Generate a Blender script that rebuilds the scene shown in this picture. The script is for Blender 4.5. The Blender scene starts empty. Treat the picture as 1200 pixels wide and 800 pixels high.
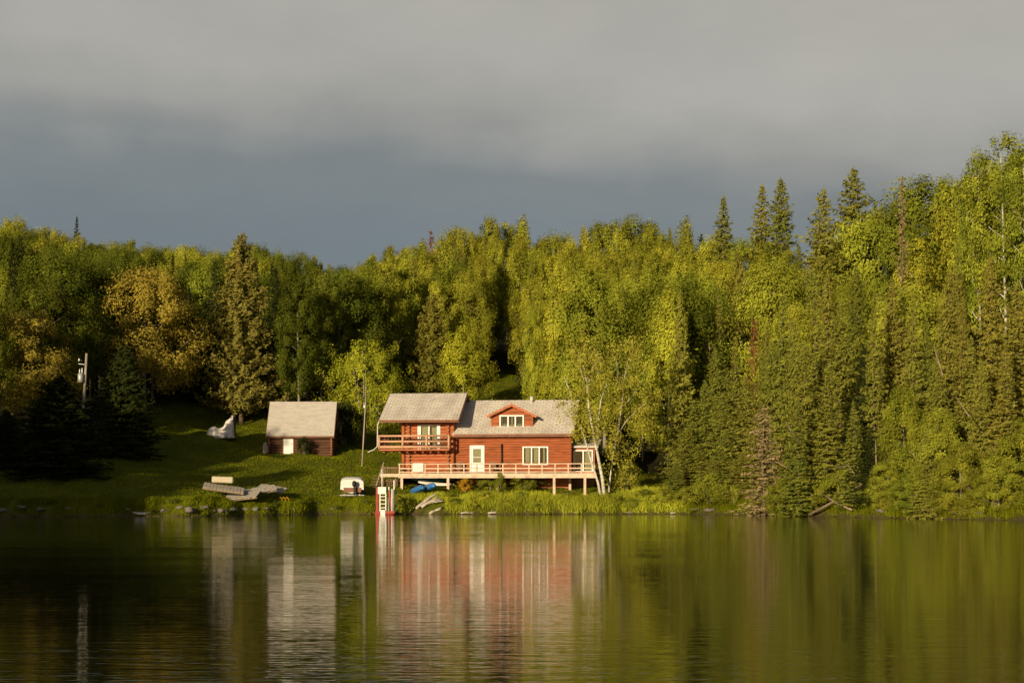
import bpy, math, random
import numpy as np
from mathutils import Vector

rnd = random.Random(11)
sc = bpy.context.scene
COL = sc.collection
R = math.radians

# ------------------------------------------------------------------ camera model
H_CAM, FOC, YH, CX = 1.62, 2000.0, 578.0, 600.0
SUN_AZ, SUN_EL = R(27), R(11.5)           # the sun stands behind the viewer's left shoulder

def wx(px, Y): return (px - CX) / FOC * Y
def wz(py, Y): return H_CAM + (YH - py) / FOC * Y
def to_px(x, y): return CX + FOC * x / y

# ------------------------------------------------------------------ object helpers
def tag(o, label=None, cat=None, group=None, kind=None):
    if label: o['label'] = label
    if cat: o['category'] = cat
    if group: o['group'] = group
    if kind: o['kind'] = kind
    return o

def empty(name, loc=(0, 0, 0), rz=0.0):
    o = bpy.data.objects.new(name, None)
    COL.objects.link(o)
    o.location = loc
    o.rotation_euler = (0, 0, rz)
    o.empty_display_size = 0.3
    return o

def link_mesh(name, me, m=None, parent=None):
    o = bpy.data.objects.new(name, me)
    COL.objects.link(o)
    if m and not me.materials: me.materials.append(m)
    if parent: o.parent = parent
    return o

def quads_mesh(name, V, nper=4, tone=None):
    """Mesh of separate polygons: V is (N*nper, 3)."""
    me = bpy.data.meshes.new(name)
    n = len(V); nf = n // nper
    me.vertices.add(n); me.vertices.foreach_set('co', np.asarray(V, dtype=np.float32).ravel())
    me.loops.add(n); me.loops.foreach_set('vertex_index', np.arange(n, dtype=np.int32))
    me.polygons.add(nf)
    me.polygons.foreach_set('loop_start', np.arange(0, n, nper, dtype=np.int32))
    me.update(calc_edges=True)
    if tone is None: tone = np.full(nf, .5)
    a = me.attributes.new('tone', 'FLOAT', 'POINT'); a.data.foreach_set('value', np.repeat(tone, nper).astype(np.float32))
    return me

class MB:
    def __init__(self): self.v = []; self.f = []; self.smooth = []
    def add(self, vs, fs, smooth=False):
        b = len(self.v)
        self.v += [tuple(p) for p in vs]
        self.f += [tuple(i + b for i in f) for f in fs]
        self.smooth += [smooth] * len(fs)
        return self
    def box(self, x0, x1, y0, y1, z0, z1):
        vs = [(x0, y0, z0), (x1, y0, z0), (x1, y1, z0), (x0, y1, z0), (x0, y0, z1), (x1, y0, z1), (x1, y1, z1), (x0, y1, z1)]
        return self.add(vs, [(3, 2, 1, 0), (4, 5, 6, 7), (0, 1, 5, 4), (1, 2, 6, 5), (2, 3, 7, 6), (3, 0, 4, 7)])
    def bar(self, a, b, w, h=None):
        """A square bar from a to b."""
        h = h or w
        a, b = Vector(a), Vector(b)
        d = (b - a).normalized()
        up = Vector((0, 0, 1)) if abs(d.z) < 0.95 else Vector((0, 1, 0))
        s = d.cross(up).normalized() * w / 2
        u = s.cross(d).normalized() * h / 2
        vs = [p + q for p in (a, b) for q in (-s - u, s - u, s + u, -s + u)]
        return self.add(vs, [(0, 1, 2, 3), (7, 6, 5, 4), (0, 4, 5, 1), (1, 5, 6, 2), (2, 6, 7, 3), (3, 7, 4, 0)])
    def tube(self, pts, rad, n=6, smooth=True, cap=True):
        pts = [Vector(p) for p in pts]
        rings = []
        for i, p in enumerate(pts):
            d = (pts[min(i + 1, len(pts) - 1)] - pts[max(i - 1, 0)])
            d = d.normalized() if d.length > 1e-6 else Vector((0, 0, 1))
            ref = Vector((1, 0, 0)) if abs(d.x) < 0.9 else Vector((0, 1, 0))
            s = d.cross(ref).normalized(); u = s.cross(d)
            r = rad[i] if hasattr(rad, '__len__') else rad
            rings.append([p + (s * math.cos(2 * math.pi * k / n) + u * math.sin(2 * math.pi * k / n)) * r for k in range(n)])
        vs = [q for ring in rings for q in ring]; fs = []
        for i in range(len(rings) - 1):
            for k in range(n):
                a = i * n + k; b = i * n + (k + 1) % n
                fs.append((a, a + n, b + n, b))
        self.add(vs, fs, smooth)
        if cap:
            m = len(rings) - 1
            b = len(self.v) - len(vs)
            self.f += [tuple(b + k for k in range(n)), tuple(b + m * n + k for k in reversed(range(n)))]
            self.smooth += [False, False]
        return self
    def loft(self, secs, smooth=True, closed=False, caps=False):
        n = len(secs[0]); vs = [p for s in secs for p in s]; fs = []
        for i in range(len(secs) - 1):
            for k in range(n if closed else n - 1):
                a = i * n + k; b = i * n + (k + 1) % n
                fs.append((a, b, b + n, a + n))
        if caps:
            fs.append(tuple(reversed(range(n)))); fs.append(tuple((len(secs) - 1) * n + k for k in range(n)))
        return self.add(vs, fs, smooth)
    def mesh(self, name, m=None):
        me = bpy.data.meshes.new(name)
        me.from_pydata(self.v, [], self.f)
        me.polygons.foreach_set('use_smooth', self.smooth)
        if m: me.materials.append(m)
        me.update()
        return me
    def build(self, name, m, parent=None, bevel=0):
        o = link_mesh(name, self.mesh(name, m), None, parent)
        if bevel:
            md = o.modifiers.new('bevel', 'BEVEL'); md.width = bevel; md.segments = 1; md.limit_method = 'ANGLE'
        return o

# ------------------------------------------------------------------ materials
class NT:
    def __init__(self, name):
        self.m = bpy.data.materials.new(name); self.m.use_nodes = True
        self.t = self.m.node_tree; self.t.nodes.clear()
        self.out = self.n('ShaderNodeOutputMaterial')
    def n(self, typ, ins=None, **props):
        nd = self.t.nodes.new(typ)
        for k, v in props.items(): setattr(nd, k, v)
        for k, v in (ins or {}).items():
            if hasattr(v, 'is_output'): self.t.links.new(v, nd.inputs[k])
            else: nd.inputs[k].default_value = v
        return nd
    def l(self, a, b): self.t.links.new(a, b)
    def mix(self, fac, a, b, blend='MIX'):
        nd = self.n('ShaderNodeMix', data_type='RGBA', blend_type=blend)
        for i, v in ((0, fac), (6, a), (7, b)):
            if hasattr(v, 'is_output'): self.l(v, nd.inputs[i])
            else: nd.inputs[i].default_value = v if i == 0 else (*v, 1) if len(v) == 3 else v
        return nd.outputs[2]
    def noise(self, scale, detail=4, vec=None, rough=0.55):
        nd = self.n('ShaderNodeTexNoise', {'Scale': scale, 'Detail': detail, 'Roughness': rough})
        if vec: self.l(vec, nd.inputs['Vector'])
        return nd.outputs['Fac']
    def ramp(self, fac, stops):
        nd = self.n('ShaderNodeValToRGB', {0: fac})
        el = nd.color_ramp.elements
        while len(el) < len(stops): el.new(0.5)
        for e, (p, c) in zip(el, stops): e.position = p; e.color = (*c, 1) if len(c) == 3 else c
        return nd.outputs['Color']
    def math(self, op, a, b=0.0, clamp=False):
        nd = self.n('ShaderNodeMath', operation=op, use_clamp=clamp)
        for i, v in ((0, a), (1, b)):
            if hasattr(v, 'is_output'): self.l(v, nd.inputs[i])
            else: nd.inputs[i].default_value = v
        return nd.outputs[0]
    def mapping(self, scale, coord='Object', rot=(0, 0, 0)):
        tc = self.n('ShaderNodeTexCoord')
        return self.n('ShaderNodeMapping', {'Vector': tc.outputs[coord], 'Scale': scale, 'Rotation': rot}).outputs[0]

def mat(name, col, rough=0.8, var=0.35, scale=3.0, stretch=(1, 1, 1), bump=0.0, dark=None, metallic=0.0, spec=0.3, fine=None):
    t = NT(name)
    vec = t.mapping(stretch)
    f = t.noise(scale, 5, vec)
    d = dark or tuple(c * (1 - var) for c in col)
    li = tuple(min(1, c * (1 + var * 0.5)) for c in col)
    c = t.ramp(f, [(0.3, d), (0.52, col), (0.75, li)])
    if fine:
        c = t.mix(0.5, c, t.ramp(t.noise(fine, 3, vec), [(0.3, d), (0.7, li)]))
    b = t.n('ShaderNodeBsdfPrincipled', {'Base Color': c, 'Roughness': rough, 'Metallic': metallic, 'Specular IOR Level': spec})
    if bump:
        bp = t.n('ShaderNodeBump', {'Height': t.noise(scale * 4, 4, vec), 'Strength': bump, 'Distance': 0.02})
        t.l(bp.outputs[0], b.inputs['Normal'])
    t.l(b.outputs[0], t.out.inputs[0])
    return t.m

def leaf_mat(name, a, b, trans=0.18, tint=(1.15, 1.0, 0.6)):
    """Foliage: colour differs per tree, per leaf and per clump; part of the light passes through."""
    t = NT(name)
    oi = t.n('ShaderNodeObjectInfo'); g = t.n('ShaderNodeNewGeometry')
    oc = t.n('ShaderNodeSeparateColor', {0: oi.outputs['Color']})
    per_tree = t.mix(oc.outputs[1], a, b)
    clump = t.noise(0.75, 3, t.mapping((1, 1, 1)))
    c = t.mix(t.math('MULTIPLY', t.math('SUBTRACT', clump, 0.3), 1.6, True), per_tree, tuple(0.5 * (x + y) * k for x, y, k in zip(a, b, (1.35, 1.2, 0.9))))
    tone = t.n('ShaderNodeAttribute', attribute_name='tone')
    v = t.math('ADD', t.math('MULTIPLY', g.outputs['Random Per Island'], 0.4), 0.78)
    v = t.math('MULTIPLY', v, t.math('ADD', t.math('MULTIPLY', tone.outputs['Fac'], 0.66), 0.66))
    v = t.math('MULTIPLY', v, t.math('ADD', t.math('MULTIPLY', oc.outputs[0], 0.6), 0.68))
    vc = t.n('ShaderNodeCombineColor', {0: v, 1: v, 2: v}).outputs[0]
    c = t.mix(1.0, c, vc, 'MULTIPLY')
    d = t.n('ShaderNodeBsdfDiffuse', {'Color': c, 'Roughness': 0.6})
    tr = t.n('ShaderNodeBsdfTranslucent', {'Color': t.mix(1.0, c, tint, 'MULTIPLY')})
    mx = t.n('ShaderNodeMixShader', {0: trans, 1: d.outputs[0], 2: tr.outputs[0]})
    t.l(mx.outputs[0], t.out.inputs[0])
    return t.m

M = {}
M['aspen'] = leaf_mat('aspen_leaves', (0.235, 0.275, 0.03), (0.385, 0.375, 0.042))
M['aspen_deep'] = leaf_mat('maple_leaves', (0.155, 0.205, 0.024), (0.265, 0.28, 0.032))
M['shade'] = leaf_mat('shade_tinted_leaves', (0.082, 0.112, 0.015), (0.145, 0.165, 0.021))  # leaf colour darkened to paint in the shade inside the wood
M['bright'] = leaf_mat('fresh_leaves', (0.29, 0.33, 0.026), (0.35, 0.36, 0.032))
M['amber'] = leaf_mat('amber_leaves', (0.31, 0.265, 0.046), (0.35, 0.285, 0.05))
M['birch'] = leaf_mat('birch_leaves', (0.235, 0.245, 0.034), (0.28, 0.27, 0.04))
M['spruce'] = leaf_mat('spruce_needles', (0.15, 0.19, 0.032), (0.26, 0.255, 0.044), 0.15)
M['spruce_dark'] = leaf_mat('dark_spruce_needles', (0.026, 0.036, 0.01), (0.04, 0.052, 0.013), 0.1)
M['spruce_olive'] = leaf_mat('olive_spruce_needles', (0.185, 0.195, 0.036), (0.255, 0.235, 0.044), 0.15)
M['pine'] = leaf_mat('pine_needles', (0.215, 0.2, 0.048), (0.24, 0.215, 0.05), 0.15)
M['dead'] = leaf_mat('dead_needles', (0.25, 0.195, 0.105), (0.32, 0.25, 0.14), 0.1)
M['rust'] = leaf_mat('rust_needles', (0.2, 0.085, 0.04), (0.23, 0.1, 0.045), 0.15)
M['shrub'] = leaf_mat('shrub_leaves', (0.15, 0.18, 0.02), (0.255, 0.25, 0.03))
M['yellow'] = leaf_mat('yellow_leaves', (0.380, 0.230, 0.020), (0.400, 0.240, 0.020))
M['reed'] = leaf_mat('reed_blades', (0.26, 0.31, 0.03), (0.31, 0.335, 0.034), 0.3)
M['turf'] = leaf_mat('turf_blades', (0.115, 0.145, 0.007), (0.14, 0.16, 0.008), 0.3)
M['bark_grey'] = mat('pale_bark', (0.30, 0.25, 0.19), 0.9, 0.5, 2.0, (3, 3, 0.6), 0.5)
M['bark_brown'] = mat('brown_bark', (0.14, 0.095, 0.06), 0.95, 0.5, 3.0, (3, 3, 0.5), 0.6)
M['bark_birch'] = mat('birch_bark', (0.60, 0.55, 0.47), 0.75, 0.25, 2.6, (1, 1, 4.5), 0.2, dark=(0.16, 0.13, 0.10))
M['dead_wood'] = mat('dead_wood', (0.30, 0.22, 0.15), 0.9, 0.4, 3.0, (2, 2, 0.5), 0.5)
M['drift'] = mat('driftwood', (0.46, 0.40, 0.33), 0.9, 0.45, 2.5, (1, 4, 4), 0.5)
M['rock'] = mat('rock', (0.19, 0.165, 0.135), 0.92, 0.5, 2.5, (1, 1, 1), 0.7)
M['log'] = mat('stained_log', (0.34, 0.092, 0.030), 0.62, 0.46, 1.6, (0.6, 3, 5), 0.2, spec=0.25)
M['log_orange'] = mat('varnished_log', (0.45, 0.132, 0.050), 0.55, 0.45, 1.6, (0.6, 3, 5), 0.2, spec=0.25)
M['rail_log'] = mat('pale_rail_log', (0.60, 0.34, 0.21), 0.6, 0.2, 2.0, (0.6, 3, 3))
M['log_end'] = mat('log_end', (0.32, 0.13, 0.06), 0.8, 0.5, 5.0)
M['brown_log'] = mat('old_brown_log', (0.105, 0.048, 0.026), 0.8, 0.5, 1.6, (0.6, 3, 4), 0.3)
M['brown_trim'] = mat('brown_trim', (0.26, 0.12, 0.075), 0.7, 0.3, 2.0)
M['dark_board'] = mat('dark_brown_board', (0.20, 0.10, 0.06), 0.9, 0.4, 2.0, (1, 1, 3))  # one dark brown for floor, joists, balusters and shed fascia
M['deck_wood'] = mat('deck_wood', (0.66, 0.49, 0.365), 0.75, 0.34, 2.2, (1, 1, 1), 0.1)
M['deck_grey'] = mat('deck_boards', (0.42, 0.34, 0.26), 0.85, 0.3, 2.2, (0.4, 6, 1), 0.1)
M['rail_dark'] = mat('brown_baluster', (0.22, 0.13, 0.08), 0.8, 0.35, 3.0)
M['white'] = mat('white_paint', (0.80, 0.79, 0.76), 0.5, 0.06, 3.0)
M['white_metal'] = mat('white_metal', (0.58, 0.56, 0.52), 0.4, 0.08, 3.0)
M['canvas'] = mat('white_canvas', (0.74, 0.72, 0.70), 0.85, 0.14, 2.2, bump=0.3)
M['red'] = mat('red_paint', (0.34, 0.055, 0.035), 0.55, 0.25, 3.0)
M['blue'] = mat('blue_plastic', (0.030, 0.155, 0.42), 0.35, 0.2, 2.0, spec=0.5)
M['teal'] = mat('teal_plastic', (0.018, 0.13, 0.15), 0.4, 0.2, 2.0, spec=0.5)
M['grey_metal'] = mat('grey_metal', (0.42, 0.42, 0.41), 0.45, 0.15, 3.0, metallic=0.3)
M['black'] = mat('black_iron', (0.022, 0.020, 0.019), 0.6, 0.2, 3.0)
M['rubber'] = mat('tyre_rubber', (0.025, 0.024, 0.023), 0.85, 0.2, 3.0)
M['beige'] = mat('beige_foam', (0.55, 0.47, 0.34), 0.85, 0.12, 3.0)
M['curtain'] = mat('curtain_cloth', (0.72, 0.63, 0.46), 0.9, 0.14, 1.4, (14, 1, 0.3), 0.2)
M['pole_wood'] = mat('pole_wood', (0.40, 0.33, 0.26), 0.9, 0.3, 2.5, (2, 2, 0.4))
M['tarp_pink'] = mat('weathered_tarp', (0.74, 0.68, 0.62), 0.85, 0.18, 1.8, bump=0.4)

def glass_mat():
    t = NT('window_glass')
    lw = t.n('ShaderNodeFresnel', {'IOR': 1.5})
    gl = t.n('ShaderNodeBsdfGlossy', {'Color': (0.9, 0.9, 0.9, 1), 'Roughness': 0.03})
    tp = t.n('ShaderNodeBsdfTransparent', {'Color': (0.72, 0.74, 0.70, 1)})
    mx = t.n('ShaderNodeMixShader', {0: t.math('MULTIPLY', lw.outputs[0], 0.8, True), 1: tp.outputs[0], 2: gl.outputs[0]})
    t.l(mx.outputs[0], t.out.inputs[0])
    return t.m
M['glass'] = glass_mat()

def shingle_mat():
    t = NT('roof_shingles')
    vec = t.mapping((1, 1, 1))
    br = t.n('ShaderNodeTexBrick', {'Vector': vec, 'Color1': (0.63, 0.585, 0.54, 1), 'Color2': (0.72, 0.67, 0.62, 1), 'Mortar': (0.34, 0.31, 0.28, 1),
                                  'Scale': 1.0, 'Mortar Size': 0.03, 'Mortar Smooth': 0.6, 'Bias': 0.0, 'Brick Width': 0.55, 'Row Height': 0.26})
    stain = t.ramp(t.noise(0.7, 5, t.mapping((1.6, 0.45, 1))), [(0.3, (0.84, 0.80, 0.76)), (0.62, (1.1, 1.06, 1.0))])
    grain = t.ramp(t.noise(9.0, 3, vec), [(0.3, (0.86, 0.86, 0.86)), (0.7, (1.12, 1.12, 1.12))])
    c = t.mix(1.0, t.mix(1.0, br.outputs['Color'], stain, 'MULTIPLY'), grain, 'MULTIPLY')
    b = t.n('ShaderNodeBsdfPrincipled', {'Base Color': c, 'Roughness': 0.9, 'Specular IOR Level': 0.2})
    bp = t.n('ShaderNodeBump', {'Height': br.outputs['Fac'], 'Strength': 0.4, 'Distance': 0.03}); bp.invert = True
    t.l(bp.outputs[0], b.inputs['Normal'])
    t.l(b.outputs[0], t.out.inputs[0])
    return t.m
M['shingle'] = shingle_mat()
M['old_shingle'] = mat('weathered_shingles', (0.54, 0.49, 0.44), 0.95, 0.3, 1.4, (1, 1, 3), 0.3, fine=7)

# ------------------------------------------------------------------ terrain
FAR = [(-130, -150), (-88, -60), (-70, 5), (-50, 50), (-45, 80), (-44.5, 98), (-42, 109), (-36, 117.5), (-29, 119), (-22, 121), (-17.5, 127), (-14.5, 130.5),
       (-10.5, 131.4), (-4, 132.0), (2, 132.4), (8, 132.8), (13, 133.2), (15.5, 131.5), (18.5, 126), (21, 121), (23.5, 116.5), (27, 109), (30.5, 103),
       (38, 93), (46, 75), (58, 50), (72, 5), (95, -60), (130, -150)]
SEG = np.array([(a + b) for a, b in zip(FAR[:-1], FAR[1:])])
YS = np.array([p[0] for p in FAR])

def shore_d(x, y):
    """Signed distance to the shoreline, positive on land."""
    x = np.asarray(x, float); y = np.asarray(y, float)
    d = np.full(x.shape, 1e9); inside = np.zeros(x.shape, bool)
    for x1, y1, x2, y2 in SEG:
        dx, dy = x2 - x1, y2 - y1
        t = np.clip(((x - x1) * dx + (y - y1) * dy) / (dx * dx + dy * dy), 0, 1)
        d = np.minimum(d, np.hypot(x - x1 - t * dx, y - y1 - t * dy))
    poly = FAR
    j = len(poly) - 1
    for i in range(len(poly)):
        xi, yi = poly[i]; xj, yj = poly[j]
        if yi != yj:
            c = ((yi > y) != (yj > y)) & (x < (xj - xi) * (y - yi) / (yj - yi) + xi)
            inside ^= c
        j = i
    inside |= (y < -150)
    wig = .38 * np.sin(x * 1.05 + .6) + .25 * np.sin(x * 2.3 + y * .4) + .14 * np.sin(x * 5.1)
    d_s = np.where(inside, -d, d) + wig
    d_s = np.where(np.abs(d_s - wig) > 12, d_s - wig, d_s)
    return d_s

def ground_z(x, y):
    x = np.asarray(x, float); y = np.asarray(y, float)
    d = shore_d(x, y)
    wob = 0.35 * np.sin(x * 0.31 + 1.7) * np.sin(y * 0.23) + 0.18 * np.sin(x * 0.9 + y * 0.6) + 0.5 * np.sin(x * 0.09 + y * 0.07)
    dl = np.clip(d, 0, None)
    right = 1 + 0.35 * np.clip((x - 12) / 18, 0, 1)
    z = 0.95 * (1 - np.exp(-dl / 1.1)) + (0.16 * np.minimum(dl, 30) + 0.225 * np.clip(dl - 30, 0, 66) + 0.26 * np.clip(dl - 96, 0, 46) * (1 - .95 * np.clip((x - 10) / 16, 0, 1)) + 0.05 * np.clip(dl - 142, 0, 200)) * right
    z = z + wob * np.clip((dl - 12) / 18, 0, 1) + 0.06 * np.sin(x * 1.9) * np.clip(dl / 2, 0, 1)
    return np.where(d > 0, z, np.maximum(d * 0.35 - 0.05, -4.0))

def gz(x, y): return float(ground_z(np.array([x]), np.array([y]))[0])
def sd(x, y): return float(shore_d(np.array([x]), np.array([y]))[0])

def at_shore(px, dd):
    lo, hi = 60.0, 170.0
    for _ in range(40):
        m = (lo + hi) / 2
        if sd(wx(px, m), m) < dd: lo = m
        else: hi = m
    return wx(px, hi), hi

LAWN_PX = [-400, 0, 100, 130, 200, 330, 345, 400, 470, 545, 572, 580, 604, 616, 640, 700, 740, 775, 790, 800, 1600]
LAWN_D = [24, 26, 34, 52, 54, 50, 40, 44, 60, 62, 64, 80, 80, 40, 30, 22, 19, 15, 8, 3, 1.2]
def lawn_depth(px): return np.interp(px, LAWN_PX, LAWN_D)

def axis(segs):
    out = []
    for a, b, s in segs: out += list(np.arange(a, b, s))
    return np.array(out + [segs[-1][1]])
gx = axis([(-700, -120, 40), (-120, -48, 4), (-48, 44, 0.8), (44, 120, 4), (120, 700, 40)])
gy = axis([(-600, -150, 50), (-150, 60, 10), (60, 104, 3), (104, 170, 0.8), (170, 262, 2.5), (262, 700, 30)])
GX, GY = np.meshgrid(gx, gy)
GZ = ground_z(GX.ravel(), GY.ravel())
me = bpy.data.meshes.new('ground')
nx, ny = len(gx), len(gy)
idx = np.arange(nx * ny).reshape(ny, nx)
F = np.stack([idx[:-1, :-1], idx[:-1, 1:], idx[1:, 1:], idx[1:, :-1]], -1).reshape(-1, 4)
me.from_pydata(np.stack([GX.ravel(), GY.ravel(), GZ], -1).tolist(), [], F.tolist())
me.polygons.foreach_set('use_smooth', [True] * len(me.polygons))
D_ = shore_d(GX.ravel(), GY.ravel())
pxs = np.where(GY.ravel() > 60, CX + FOC * GX.ravel() / np.maximum(GY.ravel(), 60), 2000)
lawn = np.clip((lawn_depth(pxs) - D_) / 3.0, 0, 1)
at = me.attributes.new('lawn', 'FLOAT', 'POINT'); at.data.foreach_set('value', lawn.astype(np.float32))
at = me.attributes.new('inland', 'FLOAT', 'POINT'); at.data.foreach_set('value', np.clip(D_ / .3, 0, 1).astype(np.float32))

def ground_mat():
    t = NT('ground')
    vec = t.mapping((1, 1, 1))
    n1, n2 = t.noise(0.22, 5, vec), t.noise(2.2, 6, vec)
    grass = t.ramp(n1, [(0.3, (0.075, 0.105, 0.005)), (0.5, (0.12, 0.140, 0.008)), (0.7, (0.22, 0.19, 0.022))])
    grass = t.mix(0.5, grass, t.ramp(n2, [(0.3, (0.045, 0.064, 0.004)), (0.7, (0.15, 0.140, 0.012))]))
    floor = t.ramp(n2, [(0.3, (0.016, 0.017, 0.007)), (0.7, (0.045, 0.040, 0.016))])
    soil = t.ramp(n2, [(0.3, (0.035, 0.026, 0.014)), (0.7, (0.14, 0.10, 0.06))])
    al = t.n('ShaderNodeAttribute', attribute_name='lawn'); ai = t.n('ShaderNodeAttribute', attribute_name='inland')
    c = t.mix(al.outputs['Fac'], floor, grass)
    c = t.mix(ai.outputs['Fac'], soil, c)
    b = t.n('ShaderNodeBsdfPrincipled', {'Base Color': c, 'Roughness': 1.0, 'Specular IOR Level': 0.05})
    bp = t.n('ShaderNodeBump', {'Height': t.noise(5, 6, vec), 'Strength': 0.8, 'Distance': 0.12})
    t.l(bp.outputs[0], b.inputs['Normal'])
    t.l(b.outputs[0], t.out.inputs[0])
    return t.m
tag(link_mesh('ground', me, ground_mat()), kind='structure')

# ------------------------------------------------------------------ water
def water_mat():
    t = NT('lake_water')
    tc = t.n('ShaderNodeTexCoord')
    def ripple(sx, sy, det, off):
        mp = t.n('ShaderNodeMapping', {'Vector': tc.outputs['Object'], 'Scale': (sx, sy, 1), 'Location': (off, off, 0), 'Rotation': (0, 0, R(4))})
        return t.noise(1.0, det, mp.outputs[0], 0.5)
    small, mid, big = ripple(2.2, 9.0, 2, 0), ripple(0.8, 3.2, 3, 7), ripple(0.03, 0.16, 2, 3)
    calm = t.ramp(ripple(0.012, 0.05, 2, 21), [(0.35, (0.25,) * 3), (0.65, (1.0,) * 3)])
    h = t.math('ADD', t.math('MULTIPLY', small, 0.0065), t.math('MULTIPLY', mid, 0.0105))
    h = t.math('ADD', t.math('MULTIPLY', h, calm), t.math('MULTIPLY', big, 0.035))
    bp = t.n('ShaderNodeBump', {'Height': h, 'Strength': 1.0, 'Distance': 0.75})
    b = t.n('ShaderNodeBsdfPrincipled', {'Base Color': (0.010, 0.009, 0.003, 1), 'Roughness': 0.045, 'IOR': 1.33, 'Specular IOR Level': 0.5, 'Normal': bp.outputs[0]})
    t.l(b.outputs[0], t.out.inputs[0])
    return t.m
wm = MB(); wm.add([(-700, -600, 0), (700, -600, 0), (700, 150, 0), (-700, 150, 0)], [(0, 1, 2, 3)])
tag(wm.build('lake_water', water_mat()), kind='structure')

# ------------------------------------------------------------------ tree meshes
def unit(a): return a / np.maximum(np.linalg.norm(a, axis=-1, keepdims=True), 1e-9)

def leaf_cards(C, Nrm, size, rng, aspect=0.62, axisdir=None):
    """Rhombic leaf faces at C facing Nrm."""
    n = len(C)
    r = rng.normal(size=(n, 3)) if axisdir is None else axisdir + 0.25 * rng.normal(size=(n, 3))
    u = unit(r - Nrm * np.sum(r * Nrm, -1, keepdims=True)); v = np.cross(Nrm, u)
    s = np.asarray(size).reshape(-1, 1) * np.clip(rng.lognormal(-.16, .34, (n, 1)), .45, 1.9) * 0.5
    return np.stack([C + u * s, C + v * s * aspect, C - u * s, C - v * s * aspect], 1).reshape(-1, 3)

def profile(kind):
    return {'aspen': ([0, .12, .3, .5, .7, .85, .95, 1], [.40, .78, 1.0, 1.0, .84, .58, .30, .06]),
            'round': ([0, .1, .25, .45, .65, .82, .94, 1], [.45, .8, .97, 1, .92, .72, .42, .12]),
            'column': ([0, .1, .3, .6, .8, .93, 1], [.4, .8, 1, .85, .6, .32, .05]),
            'bush': ([0, .2, .5, .75, .92, 1], [.8, 1, .95, .75, .45, .15])}[kind]

def decid(seed, H=15.0, Rm=2.8, base=0.22, kind='aspen', nc=112, nl=180, leaf=0.205, cs=0.58, upright=1.45, stems=1, bark=None, r0=0.14, lean=0.0, fill=0.5):
    rng = np.random.default_rng(seed); pr = random.Random(seed)
    t, w = profile(kind)
    ph = rng.uniform(0, 6.28, 4)
    def env(tt, az): return Rm * np.interp(tt, t, w) * (1 + 0.20 * np.sin(3 * az + ph[0] + 4 * tt) + 0.14 * np.sin(5 * az + ph[1] - 9 * tt))
    zb = H * base
    tr = MB()
    def axis_at(z, s=0):
        k = z / H
        return np.array([lean * k * k * H + 0.12 * math.sin(3 * k + ph[2]), 0.12 * math.sin(2.5 * k + ph[3]), z])
    for s in range(stems):
        off = np.array([pr.uniform(-.25, .25), pr.uniform(-.25, .25), 0]) if stems > 1 else np.zeros(3)
        sp = np.array([pr.uniform(-1, 1), pr.uniform(-1, 1), 0]) * (Rm * 0.35 if stems > 1 else 0)
        zs = np.linspace(-0.4, H * 0.93, 9)
        tr.tube([axis_at(z) + off + sp * max(0, z / H) for z in zs], [r0 * (1.25 if i == 0 else 1) * (1 - 0.9 * max(0, z) / H) + 0.012 for i, z in enumerate(zs)], 7)
    tips = []
    nlimb = 20 if H > 6 else 10
    for i in range(nlimb):
        k = (i + 0.5) / nlimb
        z0 = zb * 0.85 + (H * 0.88 - zb * 0.85) * k
        az = i * 2.4 + pr.uniform(-.4, .4)
        tt = min(1, max(0, (z0 - zb) / (H - zb) + 0.16))
        L = max(0.3, float(env(tt, az)) * pr.uniform(.7, .95)); rise = L * pr.uniform(.55, 1.05)
        a = axis_at(z0); d = np.array([math.cos(az), math.sin(az), 0])
        p = [a, a + d * L * .45 + np.array([0, 0, rise * .35]), a + d * L * .8 + np.array([0, 0, rise * .75]), a + d * L + np.array([0, 0, rise])]
        rr = r0 * 0.34 * (1 - k * 0.65)
        tr.tube(p, [rr, rr * .7, rr * .4, .008], 5, cap=False)
        tips += [p[2], p[3]]
    az = rng.uniform(0, 6.28, nc); tt = rng.beta(1.25, 1.15, nc)
    rad = env(tt, az) * (fill + (1.02 - fill) * np.sqrt(rng.uniform(0, 1, nc)))
    zc = zb + tt * (H - zb)
    k = zc / H
    C = np.stack([lean * k * k * H + rad * np.cos(az), rad * np.sin(az), zc], -1)
    tp = np.array(tips); tp = tp[tp[:, 2] < H]
    C = np.concatenate([C, tp]) if len(tp) else C
    m = len(C)
    csz = cs * rng.uniform(.6, 1.25, m)
    P = (C[:, None, :] + np.clip(rng.normal(size=(m, nl, 3)), -1.7, 1.7) * csz[:, None, None] * np.array([.5, .5, .5 * upright])).reshape(-1, 3)
    ax = np.stack([lean * (P[:, 2] / H) ** 2 * H, P[:, 1] * 0, P[:, 2] * 0.5 + H * 0.25], -1)
    Cr = np.repeat(C, nl, 0)
    N = unit(unit((P - ax) * np.array([1, 1, .6])) * 1.0 + unit(P - Cr) * 0.45 + np.array([0, 0, .10]) + rng.normal(size=P.shape) * 0.25)
    P[:, 2] = np.maximum(P[:, 2], 0.05)
    V = leaf_cards(P, N, np.full(len(P), leaf), rng, 0.52, np.array([0, 0, .8]) + rng.normal(size=P.shape) * .8)
    return tr.mesh('trunk', M[bark or 'bark_grey']), quads_mesh('crown', V, 4, np.repeat(rng.uniform(0, 1, m), nl))

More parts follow.
